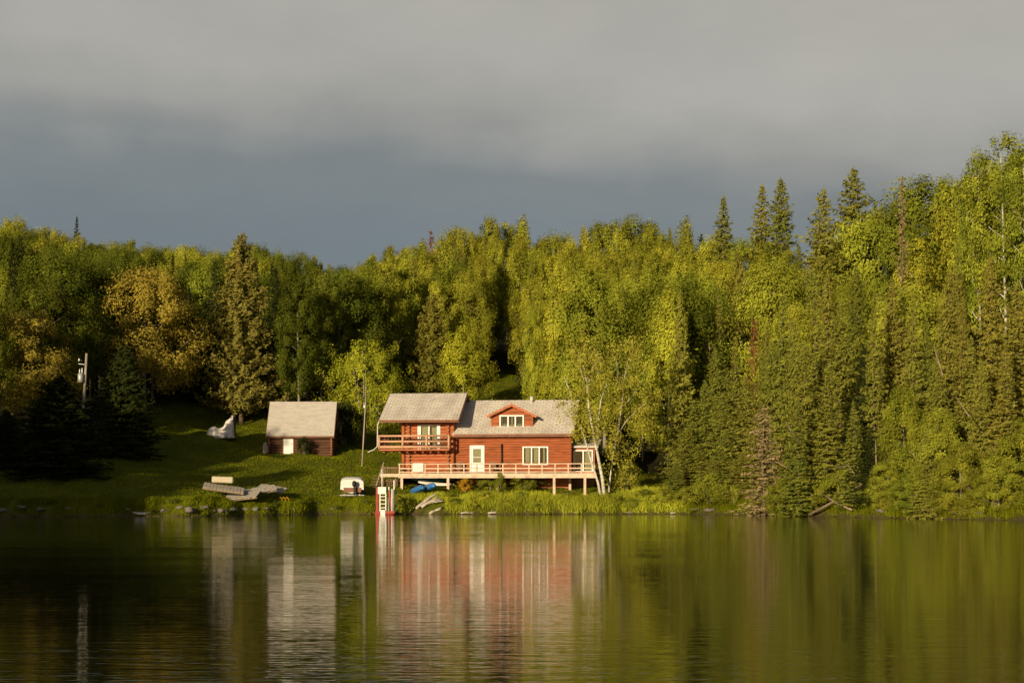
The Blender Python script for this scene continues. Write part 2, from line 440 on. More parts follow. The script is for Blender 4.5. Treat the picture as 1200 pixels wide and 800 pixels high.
def conifer(seed, H=14.0, Rm=1.9, step=0.30, nb=9, base=0.05, droop=0.25, card=0.29, density=1.5, power=0.85, ragged=0.25, bark='bark_brown', r0=0.15, tuft=False, bare=0.0):
    rng = np.random.default_rng(seed); pr = random.Random(seed)
    tr = MB()
    zs = np.linspace(-0.4, H, 8)
    wob = [(0.06 * math.sin(z * .5 + seed), 0.06 * math.cos(z * .4 + seed)) for z in zs]
    tr.tube([(wob[i][0] * min(1, z / 3), wob[i][1] * min(1, z / 3), z) for i, z in enumerate(zs)], [r0 * (1 - .95 * max(0, z) / H) + .01 for z in zs], 7)
    Cs, Ns, As, Ss = [], [], [], []
    z = H * base
    sect = rng.uniform(0.75, 1.15, 8)
    while z < H * 0.992:
        k = 1 - z / H
        Rz = Rm * min(1.0, (k ** power) * 1.0) * (0.82 + 0.18 * min(1, (z / H) / 0.15))
        n = max(4, int(nb * (0.55 + 0.6 * k)))
        a0 = pr.uniform(0, 6.28)
        for b in range(n):
            az = a0 + b * 6.283 / n + pr.uniform(-.3, .3)
            L = Rz * pr.uniform(1 - ragged * 1.5, 1 + ragged) * sect[int(az / 0.7854) % 8] + 0.08
            d = np.array([math.cos(az), math.sin(az), 0.0]); side = np.array([-d[1], d[0], 0.0])
            slope = 0.55 * (1 - k) - droop * k * 1.6 + pr.uniform(-.12, .12)
            zz = z + pr.uniform(-.5, .5) * step
            if L > 0.5: 
                e = np.array([0, 0, zz]) + d * L * .92 + np.array([0, 0, slope * L * .9 + 0.1 * L])
                tr.tube([(0, 0, zz), e], [0.012 + 0.016 * k, 0.004], 3, cap=False)
            ns = max(2, int(L / 0.17 * density))
            s = rng.uniform(max(0.12, bare), 1.0, ns * 3) ** 0.8
            sd_ = rng.choice([-1, 1], ns * 3)
            wside = 0.42 * L * (1.05 - s) + 0.05
            off = rng.uniform(0, 1, ns * 3) * wside
            P = d * (s * L)[:, None] + side * (sd_ * off)[:, None]
            P[:, 2] += zz + slope * s * L + 0.14 * L * s ** 3 + rng.normal(0, 0.05 if not tuft else 0.16, ns * 3) - 0.10 * off
            A = unit(d * 0.8 + side * (sd_ * 0.65)[:, None] + np.array([0, 0, -0.18 if not tuft else 0.3]) + rng.normal(size=P.shape) * (0.15 if not tuft else .5))
            Nn = unit(np.array([0, 0, .75]) + d * 0.55 + rng.normal(size=P.shape) * 0.5)
            Cs.append(P); Ns.append(Nn); As.append(A); Ss.append(np.full(len(P), card * (0.7 + 0.3 * min(1, L))))
        z += step * pr.uniform(.75, 1.2) * (0.55 + 0.45 * k)
    # the leader
    n = 26
    P = np.stack([rng.normal(0, .035, n), rng.normal(0, .035, n), H * (0.955 + .06 * rng.uniform(0, 1, n))], -1)
    Cs.append(P); Ns.append(unit(rng.normal(size=(n, 3)) * np.array([1, 1, .2]))); As.append(np.tile([0, 0, 1.0], (n, 1))); Ss.append(np.full(n, card * .6))
    V = leaf_cards(np.concatenate(Cs), np.concatenate(Ns), np.concatenate(Ss), rng, 0.36 if not tuft else 0.4, np.concatenate(As))
    return tr.mesh('trunk', M[bark]), quads_mesh('crown', V)

def snag(seed, H=6.0, r0=.1, n=7, fork=True):
    pr = random.Random(seed); tr = MB()
    zs = np.linspace(-.3, H, 7)
    tr.tube([(0.10 * math.sin(z * .7 + seed), .1 * math.cos(z * .5), z) for z in zs], [r0 * (1 - .85 * max(0, z) / H) + .012 for z in zs], 6)
    for i in range(n):
        z = H * pr.uniform(.35, .95); az = pr.uniform(0, 6.28); L = pr.uniform(.5, 1.5) * (1.3 - z / H)
        d = Vector((math.cos(az), math.sin(az), 0)); a = Vector((0.10 * math.sin(z * .7 + seed), 0, z))
        tr.tube([a, a + d * L * .5 + Vector((0, 0, L * .5)), a + d * L * .8 + Vector((0, 0, L * 1.2))], [.04, .028, .01], 4, cap=False)
    return tr.mesh('trunk', M['dead_wood'])

VAR = {}
VAR['aspen'] = [(decid(s, 15, rm, b, 'aspen'), 15.0, rm) for s, rm, b in ((1, 2.6, .22), (2, 2.9, .28), (3, 2.4, .2), (4, 3.1, .25))]
VAR['column'] = [(decid(s, 15, rm, .14, 'column', nc=100, nl=180, cs=.58, upright=2.0), 15.0, rm) for s, rm in ((11, 1.9), (12, 2.1))]
VAR['round'] = [(decid(s, 13, rm, .2, 'round', nc=135, nl=190, leaf=.19, cs=.85, upright=1.05), 13.0, rm) for s, rm in ((21, 3.6), (22, 3.9), (23, 3.4))]
VAR['spruce'] = [(conifer(s, 14, rm, ragged=rg, power=pw), 14.0, rm) for s, rm, rg, pw in ((31, 1.9, .34, .85), (32, 2.3, .42, .75), (33, 1.6, .30, 1.0), (34, 2.1, .50, .7))]
VAR['fat_spruce'] = [(conifer(s, 11, 3.1, nb=13, step=.28, ragged=.18, droop=.3, power=.8, card=.34), 11.0, 3.1) for s in (41, 42)]
VAR['pine'] = [(conifer(51, 18, 3.7, step=.46, nb=10, ragged=.32, droop=-.02, card=.40, power=.62, tuft=True, density=1.8, base=.08, r0=.24), 18.0, 3.7)]
VAR['dead_spruce'] = [(conifer(61, 12, 1.5, step=.42, nb=6, ragged=.45, droop=.55, card=.34, density=.8, power=.6, bare=.1), 12.0, 1.5),
                      (conifer(62, 14, 1.1, step=.45, nb=5, ragged=.5, droop=.2, card=.3, density=.5, power=.7, bare=.15), 14.0, 1.1)]
VAR['tall_poplar'] = [(decid(s, 20, 3.0, .48, 'aspen', nc=95, nl=105, leaf=.21, cs=.60, upright=1.1, bark='bark_birch', r0=.17, lean=le, fill=.35), 20.0, 3.0) for s, le in ((71, .02), (72, -.03))]
VAR['low'] = [(decid(s, 10, rm, .02, 'round', nc=120, nl=150, leaf=.19, cs=.62, upright=1.1, r0=.11), 10.0, rm) for s, rm in ((101, 2.6), (102, 2.3))]
VAR['bush'] = [(decid(s, 2.4, 1.5, .02, 'bush', nc=46, nl=110, leaf=.125, cs=.42, upright=1.0, stems=4, r0=.03, fill=.3), 2.4, 1.5) for s in (81, 82, 83)]
VAR['young'] = [(decid(s, 8.5, rm, .1, k, nc=110, nl=120, leaf=.18, cs=.55, upright=1.4, stems=st, r0=.08), 8.5, rm) for s, rm, k, st in ((91, 2.5, 'aspen', 1), (92, 4.3, 'round', 4))]

TREES = []
def tree(name, kind, x, y, H, width=None, mat_=None, label=None, cat='tree', group=None, v=None, rz=None, zoff=0.0):
    var = VAR[kind][v if v is not None else rnd.randrange(len(VAR[kind]))]
    (tm, cm), H0, R0 = var
    o = empty(name, (x, y, gz(x, y) - 0.05 + zoff), rnd.uniform(0, 6.28) if rz is None else rz)
    s = H / H0
    w = (width / 2 / R0) if width else s * rnd.uniform(.78, 1.04) if kind in ('aspen', 'column') else s * rnd.uniform(.85, 1.1)
    o.scale = (w, w, s)
    t = link_mesh('trunk', tm, None, o)
    mm = M[mat_ or {'aspen': 'aspen', 'column': 'aspen', 'round': 'aspen_deep', 'pine': 'pine', 'dead_spruce': 'dead', 'tall_poplar': 'birch', 'bush': 'shrub', 'low': 'shrub', 'young': 'bright'}.get(kind, 'spruce')]
    if not cm.materials: cm.materials.append(mm)
    c = link_mesh('crown', cm, None, o)
    c.color = (rnd.uniform(.42, .62) if label else rnd.random(), rnd.random(), 0, 1)
    c.material_slots[0].link = 'OBJECT'; c.material_slots[0].material = mm
    tag(o, label, cat, group)
    TREES.append((x, y, (width or 2 * R0 * w) / 2))
    return o

def hero(name, kind, px, ytop, Y, width_px=None, mat_=None, label=None, group=None, v=None, cat='tree', rz=None, ybase=None):
    x = wx(px, Y); zt = wz(ytop, Y)
    return tree(name, kind, x, Y, zt - gz(x, Y), width_px * Y / FOC if width_px else None, mat_, label, cat, group, v, rz)

# ---- trees one can single out
hero('maple_tree', 'round', 170, 318, 168, 128, 'amber', 'large round amber-leaved tree on the dim lawn edge behind the utility pole', v=1)
hero('pine_tree', 'pine', 283, 277, 173, 92, 'pine', 'tall broad olive-brown pine standing beside the shed')
hero('maple_tree', 'round', 30, 366, 150, 112, 'amber', 'amber-leaved tree rising behind the broad dark spruce near the shore', v=0)
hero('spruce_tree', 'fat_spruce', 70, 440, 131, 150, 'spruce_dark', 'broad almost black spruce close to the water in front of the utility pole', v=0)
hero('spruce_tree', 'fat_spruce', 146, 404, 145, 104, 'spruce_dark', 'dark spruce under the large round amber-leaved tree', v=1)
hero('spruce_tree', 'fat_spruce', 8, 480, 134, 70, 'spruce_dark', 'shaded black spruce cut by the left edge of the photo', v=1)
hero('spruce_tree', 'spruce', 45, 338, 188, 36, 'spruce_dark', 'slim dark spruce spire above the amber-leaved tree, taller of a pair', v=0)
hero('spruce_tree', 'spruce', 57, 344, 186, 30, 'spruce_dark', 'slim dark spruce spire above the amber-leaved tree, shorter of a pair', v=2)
hero('spruce_tree', 'spruce', 90, 254, 236, 26, 'spruce_dark', 'single narrow dark spruce poking above the skyline over the utility pole', v=0)
hero('birch_tree', 'young', 430, 404, 168, 112, 'bright', 'low round yellow-green tree between shed and flagpole', v=1)
hero('pine_tree', 'pine', 508, 345, 190, 64, 'spruce_olive', 'olive conifer with layered boughs standing above the balcony wing roof')
hero('young_tree', 'young', 543, 384, 180, 62, 'bright', 'pale green young tree in the grassy clearing above the balcony wing roof', v=0)
hero('spruce_tree', 'dead_spruce', 505, 270, 238, 24, 'rust', 'tiny reddish dead spruce tip on the skyline above the balcony wing', v=0)
hero('snag_tree', 'dead_spruce', 1057, 212, 140, 34, 'dead', 'tall thin brown half-dead spruce reaching the right-hand skyline', v=1)
for px, yt, w, v, Y, lab in ((848, 231, 78, 0, 200, 'spruce crest breaking the skyline, lowest and first of the row of skyline spruces'), (893, 217, 74, 0, 192, 'dark skyline spruce, shorter of the close-set twin spruces'),
                            (915, 209, 80, 1, 190, 'dark skyline spruce, taller of the close-set twin spruces'), (965, 221, 84, 3, 178, 'thin-boughed skyline spruce between the twins and the biggest skyline spruce'),
                            (1000, 197, 116, 1, 172, 'biggest and fullest dark spruce on the skyline'), (1026, 238, 50, 2, 176, 'small dark spruce at the foot of the biggest skyline spruce')):
    hero('spruce_tree', 'spruce', px, yt, Y, w, 'spruce', lab, 'spruces on the skyline', v=v)
hero('poplar_tree', 'tall_poplar', 1178, 156, 126, 92, 'aspen_deep', 'tallest poplar on the right bank with bare pale limbs', v=0)
hero('poplar_tree', 'tall_poplar', 1150, 178, 129, 60, 'aspen_deep', 'tall poplar beside the tallest one, leaning away with open crown', v=1)
hero('poplar_tree', 'tall_poplar', 1206, 165, 121, 80, 'aspen_deep', 'tall poplar cut by the right edge of the photo', v=1)
# spruces on the bank to the right of the birches
BANK = [(806, 500, 137.5, 34, 'spruce', 1), (826, 446, 139, 42, 'spruce', 3), (846, 462, 137.5, 40, 'spruce', 1), (862, 396, 145, 34, 'spruce', 2), (874, 440, 134.5, 44, 'spruce', 0),
        (818, 520, 137.2, 36, 'spruce', 0), (856, 505, 135, 42, 'spruce', 1), (838, 408, 148, 34, 'spruce', 3),
        (918, 345, 132, 44, 'spruce', 0), (942, 400, 125.5, 46, 'spruce', 1), (957, 338, 130, 42, 'spruce', 2), (985, 352, 128, 44, 'spruce', 3), (970, 430, 122, 44, 'spruce', 0), (1012, 405, 121.5, 40, 'spruce_dark', 1),
        (1045, 330, 124, 42, 'spruce_olive', 3), (1085, 372, 119, 40, 'spruce', 0), (1112, 318, 119, 44, 'spruce_olive', 3), (1160, 300, 115, 52, 'spruce_olive', 1), (1192, 330, 112, 52, 'spruce_olive', 3), (1138, 395, 114, 40, 'spruce', 2)]
BANK += [(792, 540, 134.5, 24, 'spruce', 0), (812, 470, 140, 32, 'spruce', 2), (836, 535, 134.2, 30, 'spruce', 1), (868, 530, 132, 30, 'spruce', 3), (885, 480, 131.5, 30, 'spruce', 2), (905, 400, 133.5, 34, 'spruce', 1), (930, 372, 131, 32, 'spruce', 3)]
BANK += [(1024, 350, 120, 34, 'spruce', 2), (1070, 350, 118, 34, 'spruce', 0), (1098, 420, 113.5, 34, 'spruce', 3), (1128, 350, 115, 34, 'spruce_olive', 0), (1150, 420, 110.5, 32, 'spruce', 1), (1178, 400, 108, 36, 'spruce_olive', 2), (1000, 470, 117.6, 32, 'spruce', 2), (1020, 500, 115.8, 30, 'spruce_dark', 3), (1085, 500, 110, 30, 'spruce', 1), (935, 470, 121.6, 34, 'spruce', 2)]
BK = sorted(BANK)
ORD = ['first', 'second', 'third', 'fourth', 'fifth', 'sixth', 'seventh', 'eighth', 'ninth', 'tenth', 'eleventh', 'twelfth', 'thirteenth', 'fourteenth', 'fifteenth', 'sixteenth', 'seventeenth', 'eighteenth', 'nineteenth', 'twentieth', 'twenty-first', 'twenty-second', 'twenty-third', 'twenty-fourth', 'twenty-fifth', 'twenty-sixth', 'twenty-seventh', 'twenty-eighth', 'twenty-ninth', 'thirtieth'] + ['thirty-' + w for w in ('first', 'second', 'third', 'fourth', 'fifth', 'sixth', 'seventh', 'eighth', 'ninth')]
for i, (px, yt, Y, w, mt, v) in enumerate(BK):
    desc = {'spruce': 'green', 'spruce_dark': 'dark', 'spruce_olive': 'olive'}[mt]
    hero('spruce_tree', 'spruce', px, yt, Y, w * 1.6, mt, f'{desc} {"slim" if w < 41 else "full"} spruce on the lake bank, {ORD[i]} of the bank spruces counting from the birches', 'spruces on the right bank', v=v)
LOWT = [(916, 560, 123, 36), (1040, 540, 114, 50), (1068, 552, 111.5, 50), (1060, 455, 114, 60), (1125, 520, 107.5, 62), (1172, 530, 104.8, 64), (1204, 490, 103.5, 76), (1100, 480, 110.5, 60)]
for i, (px, yt, Y, w) in enumerate(sorted(LOWT)):
    hero('alder_tree', 'low', px, yt, Y, w, rnd.choice(['shrub', 'shrub', 'aspen_deep']), f'leafy alder hanging over the right bank water, {ORD[i]} counting from the dead brown spruce', 'alders on the right bank')
hero('dead_spruce', 'dead_spruce', 895, 476, 124.5, 62, 'dead', 'dead brown spruce with drooping bare boughs on the lake bank', v=0)
hero('dead_spruce', 'dead_spruce', 884, 374, 147, 30, 'rust', 'rust-red dead spruce top beside the slim bank spruces', v=0)
hero('dead_spruce', 'dead_spruce', 1030, 420, 121, 34, 'dead', 'half-bare brown spruce among green leaves above the fallen trunks', v=1)

# ---- the birches beside the house: three white stems from one foot and one behind
def birch_clump():
    Y = 135.2
    bx = wx(707, Y); bz = gz(bx, Y)
    rng = np.random.default_rng(5)
    def clump(name, label, stems, blobs, seed, nl, Yb):
        o = empty(name, (bx, Yb, gz(bx, Yb) - .05))
        tr = MB(); tips = []
        for st in stems:
            pts = [(wx(px, Yb) - bx, dy, wz(py, Yb) - gz(bx, Yb)) for px, py, dy, r in st]
            tr.tube(pts, [r * .8 for *_, r in st], 8)
        tr.build('trunk', M['bark_birch'], o)
        Ps, Ns = [], []
        for px, py, wpx, hpx, n in blobs:
            for k in range(int(n * .8)):
                # small hanging clusters spread through each bough's volume
                u = rng.normal(size=3); u /= np.linalg.norm(u); rr = rng.uniform(0.25, 1) ** .45
                c = np.array([wx(px, Yb) - bx + u[0] * rr * wpx * Yb / FOC / 2, u[1] * rr * wpx * Yb / FOC / 2.2, wz(py, Yb) - gz(bx, Yb) + u[2] * rr * hpx * Yb / FOC / 2])
                p = c + rng.normal(size=(nl, 3)) * np.array([.22, .22, .30])
                Ps.append(p); Ns.append(unit(rng.normal(size=(nl, 3)) * .7 + u * .6 + np.array([0, -.1, .3])))
        V = leaf_cards(np.concatenate(Ps), np.concatenate(Ns), np.full(sum(map(len, Ps)), .16), rng, .6)
        link_mesh('crown', quads_mesh('crown', V), M['birch'], o)
        tag(o, label, 'tree', 'white birches beside the house')
        TREES.append((bx, Yb, 3))
    s1 = [(704.5, 586, 0, .14), (701, 565, 0, .12), (693, 540, .1, .105), (686, 515, .2, .09), (676, 485, .3, .07), (667, 455, .3, .05), (661, 440, .3, .02)]
    s2 = [(709, 586, 0, .21), (706, 560, 0, .17), (700, 530, 0, .14), (695, 505, .1, .12), (690, 475, .2, .1), (688, 450, .2, .07), (684, 425, .2, .03)]
    s2b = [(697, 515, .1, .06), (701, 490, -.2, .055), (704, 468, -.4, .05), (711, 448, -.5, .02)]
    s2c = [(689, 460, .2, .06), (692, 440, .4, .04), (700, 418, .6, .015)]
    s2d = [(688, 455, .2, .05), (681, 435, -.2, .035), (678, 412, -.3, .012)]
    clump('birch_tree', 'two-stemmed white birch leaning over the end of the deck', [s1, s2, s2b, s2c, s2d],
          [(676, 455, 44, 80, 34), (694, 425, 52, 66, 40), (684, 405, 40, 40, 16), (668, 480, 34, 44, 16), (708, 468, 42, 70, 26), (690, 500, 48, 44, 20), (672, 500, 26, 40, 8), (712, 510, 34, 50, 14)], 5, 55, Y)
    s3 = [(713, 580, 0, .10), (715, 560, 0, .09), (719, 530, 0, .085), (725, 500, 0, .08), (729, 470, 0, .07), (731, 445, .1, .05), (737, 418, .2, .02)]
    s3b = [(724, 508, 0, .05), (734, 492, -.3, .04), (746, 480, -.4, .03), (758, 470, -.5, .01)]
    s3c = [(730, 460, 0, .045), (724, 440, .3, .035), (722, 412, .4, .01)]
    s3d = [(731, 475, 0, .04), (742, 462, .2, .03), (752, 446, .4, .01)]
    clump('birch_tree', 'slender leafier birch just behind the two-stemmed white birch', [s3, s3b, s3c, s3d],
          [(733, 430, 62, 70, 44), (748, 468, 56, 56, 34), (722, 470, 44, 60, 22), (756, 490, 36, 36, 14), (728, 520, 50, 50, 24), (722, 552, 40, 46, 20), (738, 408, 44, 36, 16)], 6, 55, 137.6)
birch_clump()

# ---- the wood on the slope
SKY_PX = [-60, 0, 25, 50, 75, 130, 165, 200, 240, 280, 320, 365, 400, 425, 440, 480, 530, 560, 590, 610, 640, 665, 700, 750, 780, 815, 840, 870, 900, 940, 975, 1010, 1040, 1080, 1120, 1140, 1200, 1260]
SKY_PY = [268, 266, 258, 272, 276, 279, 281, 286, 288, 287, 290, 303, 306, 308, 292, 282, 274, 262, 255, 259, 274, 272, 264, 258, 258, 264, 274, 280, 284, 286, 282, 272, 232, 214, 212, 196, 190, 190]
def sky_py(px): return float(np.interp(px, SKY_PX, SKY_PY))
def sky_Y(px): return float(np.interp(px, [0, 400, 700, 850, 1000, 1100, 1200], [236, 240, 236, 206, 180, 158, 142]))
FOREST = []      # (px, py, zone depth, kind word, object)
def wood(kind, x, y, H, mat_, word, row, v=None, width=None):
    nm = {'aspen': 'aspen_tree', 'column': 'aspen_tree', 'round': 'maple_tree', 'spruce': 'spruce_tree'}[kind]
    o = tree(nm, kind, x, y, H, width, mat_, v=v)
    FOREST.append((to_px(x, y), row, word, o))

def pick(px, front=False):
    """Kind of tree by stretch of the wood: aspens mostly, more conifers on the right."""
    r = rnd.random()
    if px < 430 and front and r < .22: return 'spruce', 'spruce_dark', 'spruce'  # dark spruces mixed in to darken the lower left wood
    con = 0.15 if px < 780 else 0.34 if px < 860 else 0.55
    if r < con: return 'spruce', rnd.choice(['spruce', 'spruce', 'spruce_olive']), 'spruce'
    if px < 430 and r > .5: return ('aspen', 'aspen', 'aspen') if r > .72 else ('round', 'aspen', 'round-crowned tree')
    if r < con + 0.17: return 'round', rnd.choice(['aspen_deep', 'aspen']), 'round-crowned tree'
    if r < con + (0.38 if px < 860 else .26): return 'column', 'aspen', 'slim aspen'
    return 'aspen', 'aspen', 'aspen'

px = -20.0
while px < 1225:
    Y = sky_Y(px) + rnd.uniform(-6, 6)
    x = wx(px, Y)
    zt = wz(sky_py(px) + rnd.uniform(-5, 9), Y)
    H = zt - gz(x, Y)
    k, mt, word = pick(px)
    if k == 'spruce' and px < 780: k, mt, word = 'aspen', 'aspen', 'aspen'
    wood(k, x, Y, max(9, H), mt, word, 'skyline')
    px += rnd.uniform(15, 23)

cand = []
tries = 0
n_fill = 0
while tries < 12000 and n_fill < 222:
    tries += 1
    Y = rnd.uniform(100, 234); px = rnd.uniform(-25, 1225)
    if rnd.random() > (Y / 234) ** 1.0: continue
    if Y > sky_Y(px) - 7: continue
    x = wx(px, Y); d = sd(x, Y)
    if d < 1.5 or d < float(lawn_depth(px)) + 1.5: continue
    front = d < float(lawn_depth(px)) + 14
    if -9 < (x + 3) * math.cos(SUN_AZ) - (Y - 188) * math.sin(SUN_AZ) < 4 and Y < 188 and px < 560: continue
    right = px > 800
    sp = 4.6 if front else 6.0
    if any((x - a) ** 2 + (Y - b) ** 2 < (sp * .5 + r * .42) ** 2 for a, b, r in TREES): continue
    H = rnd.uniform(12.0, 16.5) if not right else rnd.uniform(10, 17)
    if right and d < 8: H = rnd.uniform(5, 11)
    zmax = wz(sky_py(px) + rnd.uniform(6, 22), Y)
    H = min(H, zmax - gz(x, Y))
    if H < 5: continue
    k, mt, word = pick(px, Y < 214)
    if px < 440 and k != 'spruce': mt = rnd.choice(['shade', 'shade', 'aspen_deep']) if Y < 205 else rnd.choice(['aspen_deep', 'shade', 'aspen'])  # darker leaf tints stand in for shadow between the left-hand crowns
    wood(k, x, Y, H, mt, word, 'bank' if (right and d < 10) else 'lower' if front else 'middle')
    n_fill += 1

LAND = [(70, 'over the broad black spruce'), (125, 'over the utility pole'), (235, 'behind the large amber tree'), (335, 'behind the broad pine'), (400, 'behind the shed'), (482, 'behind the low yellow-green tree'),
        (560, 'above the balcony wing'), (612, 'above the dormer'), (665, 'above the chimney pipe'), (770, 'behind the white birches'), (835, 'behind the slim bank spruces'), (905, 'behind the dead brown spruce'),
        (960, 'inland from the twin spruces'), (1025, 'around the biggest skyline spruce'), (1100, 'around the thin half-dead spruce'), (2000, 'around the tallest poplar')]
ROWW = {'skyline': 'on the skyline', 'middle': 'mid-slope', 'lower': 'at the wood edge', 'bank': 'on the bank'}
buckets = {}
for p, row, word, o in FOREST:
    buckets.setdefault((next(l for lim, l in LAND if p < lim), row, word), []).append((p, o))
for (land, row, word), lst in buckets.items():
    lst.sort(key=lambda a: a[0])
    col = {'spruce': 'green', 'round-crowned tree': 'leafy', 'slim aspen': 'yellow-green', 'aspen': 'yellow-green'}[word]
    for i, (p, o) in enumerate(lst):
        n = len(lst)
        nn_ = ["three", "four", "five", "six", "seven", "eight", "nine", "ten"][min(n, 10) - 3] if n > 2 else ''
        pos = '' if n == 1 else (', left one of two', ', right one of two')[i] if n == 2 else f', {ORD[i]} of {nn_} from left'
        base = f'{word} {ROWW[row]} {land}'
        if len((col + ' ' + base + pos).split()) <= 16: base = col + ' ' + base
        tag(o, base + pos, 'tree', {'spruce': 'spruces of the wood', 'round-crowned tree': 'broad-leaved trees of the wood'}.get(word, 'aspens of the wood'))

# bare grey snag and leaning dead trunks
def single(name, me, loc, rz, label, cat, group=None, scale=1):
    o = link_mesh(name, me); o.location = loc; o.rotation_euler = (0, 0, rz); o.scale = (scale,) * 3
    return tag(o, label, cat, group)
for px, yt, Y, lab in ((832, 392, 150, 'bare grey snag with forked top behind the slim bank spruces'), (806, 410, 152, 'thin bare grey snag nearer the birches, standing in the dark gap')):
    x = wx(px, Y); z = gz(x, Y); H = wz(yt, Y) - z
    single('dead_snag', snag(px, H, .13, 8), (x, Y, z), .5, lab, 'dead tree', 'bare snags by the bank spruces')
def leaning(name, pts, r, label, Y, group='dead trunks leaning on the right bank'):
    Y = at_shore(pts[0][0], .25 if pts[0][1] > 580 else .7)[1]
    m = MB(); Ys = [at_shore(px, .2)[1] + dy * .8 - .3 if pts[0][1] > 575 else Y + dy for px, py, dy in pts]
    P = [Vector((wx(px, q), q, wz(py, q))) for (px, py, dy), q in zip(pts, Ys)]
    n = len(P)
    m.tube(P, [r * .7 * (1 - .55 * i / (n - 1)) for i in range(n)], 7)
    tag(m.build(name, M['dead_wood']), label, 'trunk', group)
leaning('fallen_trunk', [(948, 603, 0), (978, 587, .3), (1010, 567, .6)], .17, 'thick pale fallen trunk slanting up from the water edge', 118.5)
leaning('fallen_trunk', [(998, 597, -.3), (978, 588, -.2), (960, 575, .2)], .13, 'short pale log crossing the thick fallen trunk', 118)
leaning('fallen_trunk', [(1010, 567, .4), (994, 545, .2), (978, 548, 1.0)], .07, 'thin bent bare branch rising from the tip of the thick fallen trunk', 118.6)
leaning('fallen_trunk', [(914, 593, 0), (908, 560, .3), (901, 520, .5)], .10, 'upright bare trunk beside the dead brown spruce', 124)
leaning('fallen_trunk', [(960, 575, .5), (930, 552, .8), (908, 540, 1.2)], .08, 'thin bare trunk slanting from the dead brown spruce to the fallen logs', 120)
leaning('fallen_trunk', [(945, 538, 0), (930, 510, .4), (921, 494, 1)], .08, 'short pale bare trunk slanting high among the bank leaves above the fallen logs', 119)
leaning('fallen_trunk', [(1092, 560, 0), (1075, 538, .6), (1066, 528, 1)], .08, 'short bare trunk leaning in the leafy right half of the bank', 110)
leaning('fallen_trunk', [(1137, 574, 0), (1126, 556, .6)], .09, 'broken pale stub low on the bank below the tall poplars', 106.5)
leaning('fallen_trunk', [(1136, 488, 0), (1120, 464, .8)], .07, 'bare slanting branch high among olive spruces below the tall poplars', 110)
leaning('fallen_trunk', [(1027, 548, 0), (1026, 515, .3)], .09, 'short upright bare trunk in a dark gap beside the half-bare brown spruce', 117)
leaning('fallen_trunk', [(1105, 440, 0), (1094, 405, .8)], .08, 'long pale bare trunk leaning across the upper bank leaves', 112)

# woods added out of view, placed and sized to throw shade on the left lawn
def add_shade_woods():
    rng = np.random.default_rng(77); Vs = []; trunks = MB()
    spots = []
    for i in range(240):
        x = rng.uniform(-118, -46); y = rng.uniform(58, 108)
        if sd(x, y) < 2: continue
        if x > -30 - 0.30 * y: 
            pass
        if any((x - a) ** 2 + (y - b) ** 2 < 9 for a, b in spots): continue
        # keep clear of what the lens sees
        if x > -0.335 * y - 9: continue
        # the sun's path: how far to the left of the house-side ray it stands
        lat = (x + 12) * math.cos(SUN_AZ) - (y - 140) * math.sin(SUN_AZ)
        if lat > -5: continue
        spots.append((x, y))
        z0 = gz(x, y); H = 21.0 + rng.uniform(-2.6, 1.2) - z0 - max(0, 21 + lat) * .40; Rr = rng.uniform(2.4, 3.4)
        trunks.tube([(x, y, z0 - .3), (x + .2, y, z0 + H * .9)], [.18, .03], 6)
        nc = 110
        t_, w_ = profile('aspen'); tt = rng.beta(1.2, 1.1, nc); az = rng.uniform(0, 6.28, nc)
        rad = Rr * np.interp(tt, t_, w_) * np.sqrt(rng.uniform(.1, 1, nc))
        C = np.stack([x + rad * np.cos(az), y + rad * np.sin(az), z0 + H * (.12 + .88 * tt)], -1)
        P = (C[:, None] + rng.normal(size=(nc, 14, 3)) * .45).reshape(-1, 3)
        Vs.append(leaf_cards(P, unit(rng.normal(size=P.shape)), np.full(len(P), .62), rng))
    V = np.concatenate(Vs)
    me = quads_mesh('shade_woods', V)
    o = link_mesh('shade_woods', me, M['aspen_deep'])
    tag(o, 'unseen mass of leafy trees added to shade the left lawn', 'shade_woods', kind='stuff')
add_shade_woods()

